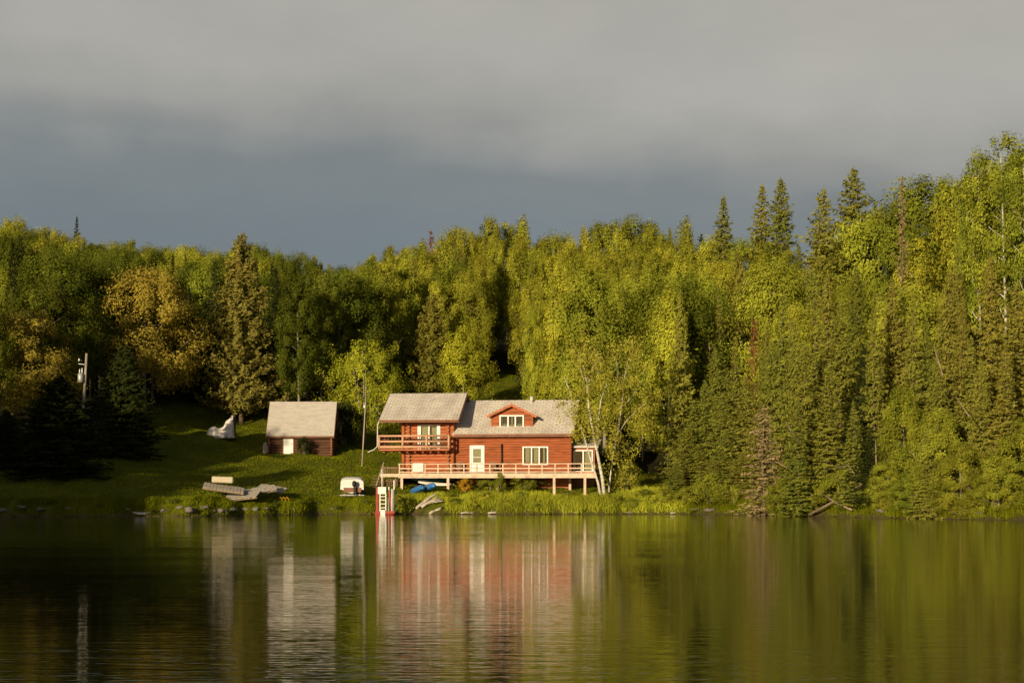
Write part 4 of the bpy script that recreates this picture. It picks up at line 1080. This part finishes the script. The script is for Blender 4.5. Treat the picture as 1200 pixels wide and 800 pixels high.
# chairs on the deck
def deck_chair(xl, yl, rz, label):
    o = empty('deck_chair', hw(xl, yl, z_deck), -YAW + rz); tag(o, label, 'chair', 'dark chairs on the deck')
    m = MB(); m.box(-.26, .26, -.25, .25, .38, .43); m.build('seat', M['rail_dark'], o)
    m = MB(); m.add([(-.26, .22, .42), (.26, .22, .42), (.26, .38, .98), (-.26, .38, .98), (-.26, .26, .42), (.26, .26, .42), (.26, .42, .98), (-.26, .42, .98)], [(0, 1, 2, 3), (7, 6, 5, 4), (0, 4, 5, 1), (1, 5, 6, 2), (2, 6, 7, 3), (3, 7, 4, 0)]); m.build('backrest', M['rail_dark'], o)
    for sx in (-.24, .24):
        for yy in (-.22, .24): m = MB(); m.box(sx - .025, sx + .025, yy - .025, yy + .025, 0, .38); m.build('leg', M['rail_dark'], o)
        m = MB(); m.box(sx - .03, sx + .03, -.25, .30, .60, .64).box(sx - .02, sx + .02, -.24, -.20, .43, .60); m.build('armrest', M['rail_dark'], o)
deck_chair(hx(577.5, -.9), -.9, .15, 'dark chair on the deck between the white door and the stove pipe')
deck_chair(hx(537, -.9), -.9, -.2, 'dark chair on the deck near the corner of the balcony wing')

# ------------------------------------------------------------------ boats under the deck
def kayak(name, loc, rz, L, W, Hh, m_, label, pitch=0.0, group=None, upturned=True):
    secs = []; n = 15
    for i in range(n):
        t = i / (n - 1); k = max(.03, math.sin(math.pi * min(1, max(0, t * .94 + .03)))) ** .6
        sheer = .12 * (2 * t - 1) ** 2
        secs.append([((2 * t - 1) * L / 2, W / 2 * k * math.cos(a), Hh * (.25 + .75 * k) * math.sin(a) * (1 if a < math.pi else .25) + sheer) for a in [2 * math.pi * j / 14 for j in range(14)]])
    o = empty(name, loc, rz); o.rotation_euler = (0, pitch, rz)
    tag(o, label, 'boat', group)
    mb = MB(); mb.loft(secs, closed=True, caps=True); mb.build('hull', m_, o)
    mb = MB(); mb.tube([(s[0][0] if False else (2 * i / (n - 1) - 1) * L / 2, 0, max(q[2] for q in s) + .01) for i, s in enumerate(secs)], .018, 5); mb.build('keel_strip', m_, o)
    return o
def pt(px, py, Y): return (wx(px, Y), Y, wz(py, Y))
for px_, lab in ((488.5, 'blue plastic boat below the deck, lying nearer the landing'), (502, 'blue plastic boat below the deck, lying nearer the yellow bush')):
    x, y, z = pt(px_, 577, 136.2); kayak('rowing_boat', (x, y + .5, gz(x, y) + .22), R(112), 2.9, .95, .5, M['blue'], lab, R(-8) * -1, 'blue boats under the deck')
x, y, z = pt(509, 569, 139.2); kayak('canoe', (x, y, gz(x, y) + .50), R(6), 3.8, .75, .38, M['teal'], 'teal upturned canoe in the shade under the deck', 0)
x, y, z = pt(511, 572, 138.5); kayak('canoe', (x, y, gz(x, y) + .22), R(-12), 3.0, .5, .2, M['tarp_pink'], 'pale pinkish canoe lying under the teal canoe', R(4))

# ------------------------------------------------------------------ log shed
def shed():
    Yf = 158.0
    x0, x1 = wx(314.5, Yf), wx(390, Yf); z0 = gz((x0 + x1) / 2, Yf) - .05; zb = wz(533.5, Yf); z0 = zb
    o = empty('log_shed', ((x0 + x1) / 2, Yf, 0)); c = (x0 + x1) / 2
    tag(o, 'small brown log shed with grey roof and white door on the lawn', 'shed')
    a, b = x0 - c, x1 - c; zt = wz(506, Yf); Dp = 4.6; zr = wz(472.5, Yf + 2.3)
    dr = (wx(332.5, Yf) - c, wx(343.5, Yf) - c, z0, wz(510.5, Yf))
    m = MB(); log_courses(m, a, b, z0 - .3, zt, lambda u, q, z: (u, -q, z), .24, .07, [dr]); m.build('front_wall', M['brown_log'], o)
    sp = lambda z: (max(0, (z - zt) / (zr - zt)) * Dp / 2, Dp - max(0, (z - zt) / (zr - zt)) * Dp / 2)
    for s, xx in ((-1, a), (1, b)):
        m = MB(); log_courses(m, 0, Dp, z0 - .3, zr - .1, lambda u, q, z: (xx + s * q, u, z), .24, .07, span=sp); m.build('end_wall', M['brown_log'], o)
    m = MB(); log_courses(m, a, b, z0, zt, lambda u, q, z: (u, Dp + q, z), .24, .07); m.build('back_wall', M['brown_log'], o)
    m = MB()
    z = z0
    i = 0
    while z < zt:
        if i % 2:
            for xx in (a + .12, b - .12): m.tube([(xx, -.30, z), (xx, .05, z)], .10, 8)
        i += 1; z += .12
    m.build('log_end', M['log_end'], o)
    m = MB(); m.box(dr[0], dr[1], -.10, -.04, dr[2], dr[3])
    d = m.build('door', M['white'], o)
    m = MB(); m.box(dr[0] - .09, dr[0] - .002, -.11, 0, dr[2], dr[3] + .09).box(dr[1] + .002, dr[1] + .09, -.11, 0, dr[2], dr[3] + .09).box(dr[0] - .002, dr[1] + .002, -.11, 0, dr[3] + .002, dr[3] + .09); m.build('door_frame', M['brown_trim'], d)
    m = MB(); m.bar((dr[1] - .1, -.13, z0 + 1.0), (dr[1] - .1, -.13, z0 + 1.12), .03); m.build('handle', M['black'], d)
    sl = (zr - zt) / (Dp / 2); e = .45
    r = roof_slab(a - .15, b + .15, -e, zt - e * sl + .1, Dp / 2, zr + .1, Dp + e, zt - e * sl + .1, .10).build('roof', M['old_shingle'], o)
    f = MB(); fascia(a - .15, b + .15, -e, zt - e * sl + .1, Dp / 2, zr + .1, Dp + e, zt - e * sl + .1, f); f.build('fascia', M['dark_board'], r)
    # firewood bag leaning on the end wall
    xx, yy = wx(313, Yf - .6), Yf - .6
    m = MB(); rr = [(0, .3), (.25, .36), (.6, .33), (.9, .22), (1.05, .06)]
    m.loft([[(xx - .15 + r_ * .75 * math.cos(t) * (1 + .25 * math.sin(3 * t + h * 4)), yy + r_ * .75 * math.sin(t), gz(xx, yy) + h * 1.05) for t in [6.283 * k / 10 for k in range(10)]] for h, r_ in rr], closed=True, caps=True)
    tag(m.build('sack', M['pole_wood']), 'pale lumpy sack leaning at the corner of the log shed', 'sack')
shed()

# ------------------------------------------------------------------ things on the lawn
def tarp_heap():
    Y = 161; bx = wx(262, Y); bzv = gz(bx, Y)
    k = Y / FOC
    n, mrows = 22, 9
    secs = []
    # ridge of the cover: low hump, dip, rises to the pole, ends
    ux = [-20, -17, -9, -5, 0, 5, 9, 11.5, 12.5]; hy = [5, 13, 15, 11.5, 16, 23, 28, 27, 6]
    for i in range(n):
        u = -20 + 32.5 * i / (n - 1); h = np.interp(u, ux, hy) * k * .95; wdt = 1.15 + .25 * math.sin(i * .9)
        row = []
        for j in range(mrows):
            t = j / (mrows - 1) * 2 - 1
            row.append((u * k + .05 * math.sin(j * 2 + i), t * wdt * (1 + .08 * math.sin(i * 1.7 + j)), max(0.02, h * (1 - abs(t) ** 1.25) + .05 * math.sin(i * 1.3 + j * 1.9))))
        secs.append(row)
    o = empty('tarp_cover', (bx, Y, bzv + .02)); tag(o, 'pale tarp draped like a tent over a heap on the dim lawn beside the pine', 'tarp')
    m = MB(); m.loft(secs, smooth=False); m.build('cloth', M['tarp_pink'], o)
    m = MB(); m.loft([[(x * 1, y, z) for x, y, z in [(8 * k + .55 * math.cos(a) * r, -.7 + .35 * math.sin(a) * r, h)for a in [6.283 * q / 9 for q in range(9)]]] for h, r in ((0, 1), (.18, 1.05), (.36, .75), (.42, .2))], closed=True, caps=True); m.build('cloth_foot', M['tarp_pink'], o)
    px_, pY = 273.5, Y + .4
    x = wx(px_, pY); m = MB(); g0 = gz(x, pY)
    m.tube([(x, pY, g0 - .2), (x + .02, pY, g0 + 1.0), (x, pY, g0 + 2.0), (x - .02, pY, g0 + 2.45)], [.26, .22, .24, .20], 9)
    tag(m.build('stump_post', M['bark_brown']), 'thick dark brown post standing at the high end of the tarp', 'post')
tarp_heap()

def flagpole():
    Y = 150; xb, xt = wx(424, Y), wx(428.3, Y); g0 = gz(xb, Y); zt = wz(473, Y)
    o = empty('flagpole', (xb, Y, g0)); tag(o, 'slightly leaning bare white flagpole on the lawn between shed and house', 'flagpole')
    m = MB(); m.tube([(0, 0, -.3), (xt - xb, 0, zt - g0)], [.075, .05], 8); m.build('pole', M['pole_wood'], o)
    m = MB(); m.box(xt - xb - .16, xt - xb - .02, -.1, .06, zt - g0 - .35, zt - g0 - .12); m.build('pulley', M['white'], o)
    m = MB(); m.tube([(xt - xb, 0, zt - g0), (xt - xb + .01, 0, zt - g0 + .08)], [.08, .03], 8); m.build('cap', M['white'], o)
flagpole()

def utility_pole():
    Y = 142; xb, xt = wx(95.5, Y), wx(101.5, Y); g0 = gz(xb, Y); zt = wz(414, Y)
    o = empty('utility_pole', (xb, Y, g0)); tag(o, 'grey wooden utility pole with transformer can among the dark spruces', 'utility pole')
    L = zt - g0; dx = xt - xb
    m = MB(); m.tube([(-dx * .2, 0, -.5), (dx, 0, L)], [.14, .10], 9); m.build('pole', M['pole_wood'], o)
    def on(py): 
        t = (wz(py, Y) - g0) / L; return Vector((dx * t, 0, wz(py, Y) - g0))
    a = on(443) + Vector((-.33, -.22, 0)); m = MB(); m.tube([a - Vector((0, 0, .38)), a - Vector((0, 0, .34)), a + Vector((0, 0, .34)), a + Vector((0, 0, .40))], [.20, .25, .25, .14], 12); m.build('transformer', M['grey_metal'], o)
    for du, h in ((-.42, .75), (-.22, .85)):
        m = MB(); b = on(443) + Vector((du, -.2, 0)); m.tube([b + Vector((0, 0, .38)), b + Vector((0, 0, .55)), b + Vector((0, 0, h))], [.03, .06, .03], 8); m.build('insulator', M['white'], o)
    m = MB(); c = on(427); m.bar(c + Vector((-.1, -.1, 0)), c + Vector((-.6, -.15, .05)), .07); m.build('bracket', M['grey_metal'], o)
    m = MB(); c = on(423) + Vector((-.55, -.15, 0)); m.tube([c, c + Vector((0, 0, .2))], [.09, .05], 8); m.build('insulator', M['white'], o)
utility_pole()

def motor_boat():
    Y = 133.2; x = wx(412.5, Y); g0 = gz(x, Y)
    o = empty('motor_boat', (x, Y, g0 + .42), R(4)); tag(o, 'small motorboat under a white cover parked on the bank, stern to the water', 'boat')
    L = 4.6
    def sec(t):      # hull half-section from keel to gunwale
        w = .82 * (1 - max(0, (t - .45) / .55) ** 2.2) + .01; kz = .05 + .5 * max(0, (t - .6) / .4) ** 2; gzv = .62 + .18 * t
        pts = [(0, kz), (w * .6, kz + .10), (w * .88, kz + .28), (w, gzv)]
        return [(-a, t * L, b) for a, b in reversed(pts)] + [(a, t * L, b) for a, b in pts[1:]]
    m = MB(); m.loft([sec(t / 10) for t in range(11)]); s = sec(0); m.add(s, [tuple(range(len(s)))]); m.build('hull', M['white'], o)
    def cov(t):
        w = .86 * (1 - max(0, (t - .45) / .55) ** 2.2) + .03; gzv = .64 + .18 * t
        h = np.interp(t, [0, .06, .2, .45, .6, 1], [.50, .62, .66, .60, .35, .05])
        out = []
        for j in range(11):
            a = math.pi * j / 10
            out.append((-(w * 1.02) * (abs(math.cos(a)) ** .55) * (1 if math.cos(a) > 0 else -1), t * L + .02, gzv - .30 * (1 if j in (0, 10) else 0) + h * math.sin(a) ** .45 * (1 + .03 * math.sin(j * 2.3 + t * 20))))
        return out
    m = MB(); m.loft([cov(t / 12) for t in range(13)]); c = cov(0); m.add([c[k] for k in range(11)], [tuple(range(10, -1, -1))][:0] or [(0, 1, 2, 3, 4, 5, 6, 7, 8, 9, 10)]); m.build('cover', M['canvas'], o)
    m = MB(); m.box(-.66, .70, -.05, -.005, .14, .50); m.build('transom', M['brown_trim'], o)
    m = MB(); secs = [[(.18 + r * math.cos(a) * .9, -.34 + r * math.sin(a) * 1.25, h) for a in [6.283 * k / 12 for k in range(12)]] for h, r in ((.58, .12), (.66, .17), (.88, .18), (1.0, .13), (1.03, .04))]
    m.loft(secs, closed=True, caps=True); mo = m.build('outboard_motor', M['black'], o)
    m = MB(); m.box(.12, .24, -.42, -.26, -.10, .58).box(.10, .26, -.5, -.2, .05, .08); m.build('motor_leg', M['black'], mo)
    t = empty('boat_trailer', (x, Y, g0), R(4)); tag(t, 'low boat trailer under the covered motorboat', 'trailer')
    m = MB(); m.box(-.75, .75, .3, .38, .30, .38).box(-.75, .75, 2.5, 2.58, .30, .38).box(-.62, -.54, .1, 3.4, .384, .44).box(.54, .62, .1, 3.4, .384, .44).bar((-.5, 3.4, .36), (0, 5.2, .40), .08).bar((.5, 3.4, .36), (0, 5.2, .40), .08); m.box(-.95, .95, -.02, .05, .28, .36); m.build('frame', M['grey_metal'], t)
    for s in (-1, 1):
        m = MB(); ring = [[(s * .92 + w_, 1.4 + rr * math.cos(a), .26 + rr * math.sin(a)) for w_, rr in ((-.08, .14), (-.08, .24), (-.05, .27), (.05, .27), (.08, .24), (.08, .14))] for a in [6.283 * k / 18 for k in range(19)]]
        m.loft(ring); wv = m.build('wheel', M['rubber'], t)
        m = MB(); m.tube([(s * .92 - .05, 1.4, .26), (s * .92 + .05, 1.4, .26)], .14, 14); m.build('rim', M['grey_metal'], wv)
motor_boat()

def swim_raft():
    Y = 130.3; x0 = wx(440.5, Y); k = Y / FOC
    def L(px, py=None): return (px - 452) * k
    def Z(py): return wz(py, Y)
    o = empty('swim_raft', (wx(452, Y), Y, 0)); tag(o, 'red and white swim raft with a white ladder moored below the landing', 'raft')
    m = MB()
    for yy in (-.7, .9): m.tube([(L(440.5), yy, .02), (L(462), yy, .02)], .15, 10)
    m.build('float', M['red'], o)
    m = MB(); m.box(L(441), L(463), -.85, 1.1, .20, .30); m.build('raft_deck', M['canvas'], o)
    m = MB(); m.box(L(440.8), L(463.2), -.92, -.853, .10, .30); m.build('edge_board', M['red'], o)
    m = MB(); m.box(L(441.3), L(442.9), -.62, -.5, .30, Z(570.5)).box(L(441.3), L(442.9), .5, .62, .30, Z(571)).box(L(441.3), L(442.9), -.5, .5, Z(572), Z(570.6)); m.build('side_frame', M['red'], o)
    m = MB(); m.bar((L(459.5), -.5, .30), (L(456.2), -.35, Z(574)), .13); m.build('brace', M['red'], o)
    m = MB(); m.box(L(443.6), L(453.2), -.74, -.68, Z(578.5), Z(570.3)); m.build('panel', M['white'], o)
    m = MB()
    for px_ in (446.2, 453.0): m.bar((L(px_), -.80, .12), (L(px_), -.72, Z(578.5)), .075)
    ld = m.build('ladder', M['white'], o)
    for py in (581.5, 585.5, 590, 594.5):
        m = MB(); m.bar((L(446.2), -.78, Z(py)), (L(453.0), -.78, Z(py)), .05, .06); m.build('rung', M['white'], ld)
    m = MB(); m.box(L(447), L(452.5), -.98, -.925, -.05, Z(597)); m.build('ladder_foot', M['white'], ld)
    for px_, a, b, yy in ((462.3, 600, 562.5, -.4), (460.3, 600, 572.5, -.75), (448, 571, 549, -.2), (455.2, 600, 570, .5)):
        m = MB(); m.tube([(L(px_), yy, .25 if a == 600 else Z(a)), (L(px_), yy, Z(b))], .055 if a == 600 else .04, 7); m.build('post', M['white'], o)
swim_raft()

# beached dock sections
def dock_heap():
    spec = [(262, 566, 126.6, 3.0, 1.5, R(8), (R(-14), R(8)), 'nearest the beige foam block'), (284, 571, 126.8, 2.6, 1.4, R(-10), (R(-20), R(-6)), 'dipping in the middle of the heap'),
            (303, 569, 128.3, 2.6, 1.4, R(14), (R(-16), R(-10)), 'raised hump of the heap'), (318, 571, 130, 2.2, 1.2, R(-16), (R(-18), R(9)), 'sloping end beside the yellow hooks')]
    for i, (px_, py, Y, L, W, rz, (rx, ry), lab) in enumerate(spec):
        x = wx(px_, Y); o = empty('dock_section', (x, Y, gz(x, Y) + .62), rz); o.rotation_euler = (-rx, ry, rz)
        tag(o, f'grey weathered dock section on the bank, {lab}', 'dock section', 'beached dock sections')
        m = MB()
        for k in range(12):
            a = -L / 2 + L * k / 12; m.box(a + .012, a + L / 12 - .012, -W / 2 + rnd.uniform(-.06, .06), W / 2 + rnd.uniform(-.06, .06), .07, .11)
        m.build('plank', M['drift'], o)
        m = MB(); m.box(-L / 2, L / 2, -W / 2 + .1, -W / 2 + .18, -.08, .066).box(-L / 2, L / 2, W / 2 - .18, W / 2 - .1, -.08, .066); m.build('beam', M['dead_wood'], o)
    Y = 126.9; x = wx(261, Y); m = MB(); m.box(-.78, .78, -.35, .35, 0, .46)
    o = m.build('foam_block', M['beige'], None, .06); o.location = (x, Y, wz(565.5, Y)); o.rotation_euler = (0, R(2), R(4)); tag(o, 'beige foam float block lying on top of the beached dock sections', 'block')
    Y = 129.4; x = wx(331, Y); g0 = gz(x, Y); m = MB()
    for a in (0, .25, .5): m.tube([(x - .3 + a, Y, g0 + .25), (x - .15 + a, Y - .1, g0 + .42), (x + a, Y - .12, g0 + .30), (x + .02 + a, Y - .1, g0 + .1)], .05, 6)
    m.tube([(x - .6, Y + .1, g0 + .5), (x - .1, Y, g0 + .36)], .06, 6)
    tag(m.build('mooring_hook', M['yellow']), 'yellow metal hooks at the end of the dock heap', 'hook')
dock_heap()

def rock_mesh(seed):
    rng = np.random.default_rng(seed); import bmesh
    bm = bmesh.new(); bmesh.ops.create_icosphere(bm, subdivisions=3, radius=1)
    ph = rng.uniform(0, 6.28, 6)
    for v in bm.verts:
        c = v.co; n = .16 * math.sin(2.3 * c.x + ph[0]) * math.cos(2.1 * c.y + ph[1]) + .12 * math.sin(4.1 * c.y + ph[2] + 2 * c.z) + .07 * math.sin(7 * c.x + 5 * c.z + ph[3])
        v.co = c * (1 + n); v.co.x = round(v.co.x * 3.2) / 3.2 * .35 + v.co.x * .65; v.co.z = max(-.55, v.co.z * .62)
    me = bpy.data.meshes.new('rock'); bm.to_mesh(me); bm.free(); me.materials.append(M['rock']); return me
RM = [rock_mesh(s) for s in range(4)]
RK = [(3, .5, .45), (26, .9, .35), (47, .6, .35), (80, .7, .25), (150, .6, .25), (193, .45, .40), (212, .8, .42), (222, .5, .55), (238, .7, .45), (250, .4, .3), (259, .4, .5), (272, .5, .45), (286, .5, .42), (298, .5, .36), (312, .6, .3), (344, .5, .22), (390, .5, .2)]
for i, (px_, dd, s) in enumerate(RK):
    x, y = at_shore(px_, dd); o = link_mesh('shore_rock', RM[i % 4]); o.location = (x, y, gz(x, y) - s * .1 + .05); s *= .75; o.scale = (s * rnd.uniform(.9, 1.4), s, s * rnd.uniform(.7, 1.0)); o.rotation_euler = (0, 0, rnd.uniform(0, 6.28))
    tag(o, f'{"large " if s > .42 else "small " if s < .3 else ""}grey rock at the left water edge, {ORD[i]} from left in the row', 'rock', 'rocks along the left shore')
for i, (px_, dd, s) in enumerate([(812, .4, .28), (832, .4, .34), (960, .4, .3), (1035, .5, .34), (1075, .4, .3), (1128, .4, .36), (1150, .4, .3)]):
    x, y = at_shore(px_, dd); o = link_mesh('bank_rock', RM[(i + 1) % 4]); o.location = (x, y, gz(x, y)); o.scale = (s * 1.5, s, s * .7)
    tag(o, f'small rock at the foot of the right bank, {ORD[i]} counting from the birches', 'rock', 'rocks along the right bank')
x, y = at_shore(166, .15); o = kayak('paddle_board', (x, y, .16), R(2), 1.3, .45, .13, M['grey_metal'], 'small pale upturned board lying at the left water edge')

PG = 'driftwood logs heaped beside the swim raft'
def driftlog(px0, py0, px1, py1, Y, r, label, group, m_='drift'):
    if group == PG: Y = at_shore((px0 + px1) / 2, .35)[1] + (601 - (py0 + py1) / 2) * .09
    a, b = Vector(pt(px0, py0, Y)), Vector(pt(px1, py1, Y + .2))
    if group == PG:
        a.z = gz(a.x, a.y) + r + (601 - py0) * .035; b.z = gz(b.x, b.y) + r + (601 - py1) * .045
    mid = (a + b) / 2 + Vector((0, 0, .04))
    m = MB(); m.tube([a, (a + mid) / 2 + Vector((0, .03, .02)), mid, (b + mid) / 2 - Vector((0, .03, .0)), b], [r, r * 1.05, r * .95, r * .85, r * .55], 8)
    tag(m.build('driftwood_log', M[m_]), label, 'log', group)
PG = 'driftwood logs heaped beside the swim raft'
for a in ((487, 600, 505, 594, 132.2, .11, 'lowest long grey log of the driftwood heap'), (490, 597, 517, 596, 132.5, .12, 'long level grey log across the driftwood heap'), (497, 594, 512, 591, 132.8, .10, 'topmost slanting log of the driftwood heap'),
          (503, 601, 519, 598, 132.2, .12, 'short thick log at the water side of the driftwood heap'), (494, 600, 514, 593, 132.7, .09, 'thin log lying crosswise in the driftwood heap'), (507, 595, 520, 593, 133.0, .08, 'thin log end pointing from the driftwood heap towards the deck posts')):
    driftlog(*a, PG)
BG = 'pale logs along the water edge below the deck'
for i, (p0, p1, Y, r) in enumerate(((540, 556, 134.8, .07), (572, 592, 135.2, .08), (600, 628, 135.6, .07), (634, 664, 136.1, .09), (672, 700, 136.5, .07), (716, 742, 136.8, .06), (750, 776, 136.9, .07), (786, 803, 136.9, .06))):
    Y = at_shore((p0 + p1) / 2, .12)[1]
    yy = YH + (H_CAM - .10) * FOC / Y
    driftlog(p0, yy, p1, yy - .3, Y, r, f'pale bleached log at the water edge below the deck, {ORD[i]} from the raft', BG)
driftlog(753, 558, 777, 556.5, 149, .14, 'white birch log lying in the shaded grass behind the birches', None, 'bark_birch')

# ------------------------------------------------------------------ sky, sun, camera
wd = bpy.data.worlds.new('World'); sc.world = wd; wd.use_nodes = True
t = NT.__new__(NT); t.t = wd.node_tree; t.t.nodes.clear()
out = t.n('ShaderNodeOutputWorld')
tc = t.n('ShaderNodeTexCoord')
dirv = tc.outputs['Generated']
sep = t.n('ShaderNodeSeparateXYZ', {0: dirv})
sky = t.n('ShaderNodeTexSky', sky_type='NISHITA', sun_disc=False, sun_elevation=SUN_EL, sun_rotation=math.pi + SUN_AZ, air_density=1.0, dust_density=1.5)
def cn(sx, sz, det, sc_, rough=.55, loc=(0, 0, 0)):
    mp = t.n('ShaderNodeMapping', {'Vector': dirv, 'Scale': (sx, sx, sz), 'Location': loc})
    return t.noise(sc_, det, mp.outputs[0], rough)
big = cn(1.0, 3.2, 3, 2.2, .5, (1.3, 0, 0.4)); wisps = cn(1.6, 4.2, 7, 2.6, .55, (.4, 0, .7)); veil = cn(5.0, 1.0, 3, 2.5, .5)
# height of the cloud base, uneven
e = t.math('ADD', sep.outputs[2], t.math('MULTIPLY', t.math('SUBTRACT', big, .5), .09))
e = t.math('ADD', e, t.math('MULTIPLY', t.math('SUBTRACT', wisps, .5), .075))
e = t.math('ADD', e, t.math('MULTIPLY', t.math('SUBTRACT', veil, .5), .030))
e = t.math('ADD', e, t.math('MULTIPLY', sep.outputs[0], .05))
cloud = t.ramp(e, [(0.0, (.175, .222, .250)), (.150, (.190, .226, .248)), (.180, (.215, .240, .250)), (.210, (.330, .332, .315)), (.245, (.405, .398, .368)), (.30, (.45, .435, .395)), (.45, (.36, .35, .33)), (.8, (.16, .165, .17))])
shade = t.ramp(wisps, [(.3, (.92,) * 3), (.7, (1.08,) * 3)])
cloud = t.mix(1.0, cloud, shade, 'MULTIPLY')
front = t.math('MULTIPLY', t.math('ADD', sep.outputs[1], .15), 1.6, True)
skyc = t.mix(1.0, sky.outputs[0], (.055, .055, .055), 'MULTIPLY')
b = t.n('ShaderNodeBackground', {'Color': t.mix(front, skyc, cloud), 'Strength': 1.0})
t.l(b.outputs[0], out.inputs[0])

sl = bpy.data.lights.new('sun', 'SUN'); sl.energy = 5.0; sl.angle = R(.55); sl.color = (1.0, .82, .52)
so = bpy.data.objects.new('sun', sl); COL.objects.link(so)
dv = Vector((math.sin(SUN_AZ) * math.cos(SUN_EL), math.cos(SUN_AZ) * math.cos(SUN_EL), -math.sin(SUN_EL)))
so.rotation_euler = dv.to_track_quat('-Z', 'Y').to_euler(); so.location = (-60, -80, 60)

cd = bpy.data.cameras.new('camera'); co = bpy.data.objects.new('camera', cd); COL.objects.link(co)
co.location = (0, 0, H_CAM); co.rotation_euler = (R(90), 0, 0)
cd.sensor_width = 36; cd.lens = FOC * 36 / 1200; cd.shift_y = (YH - 400) / 1200; cd.clip_start = .1; cd.clip_end = 3000
sc.camera = co
sc.view_settings.view_transform = 'Standard'; sc.view_settings.look = 'None'; sc.view_settings.exposure = 0
sc.render.engine = 'CYCLES'
sc.cycles.max_bounces = 4; sc.cycles.transparent_max_bounces = 6; sc.cycles.diffuse_bounces = 2; sc.cycles.glossy_bounces = 2; sc.cycles.transmission_bounces = 2
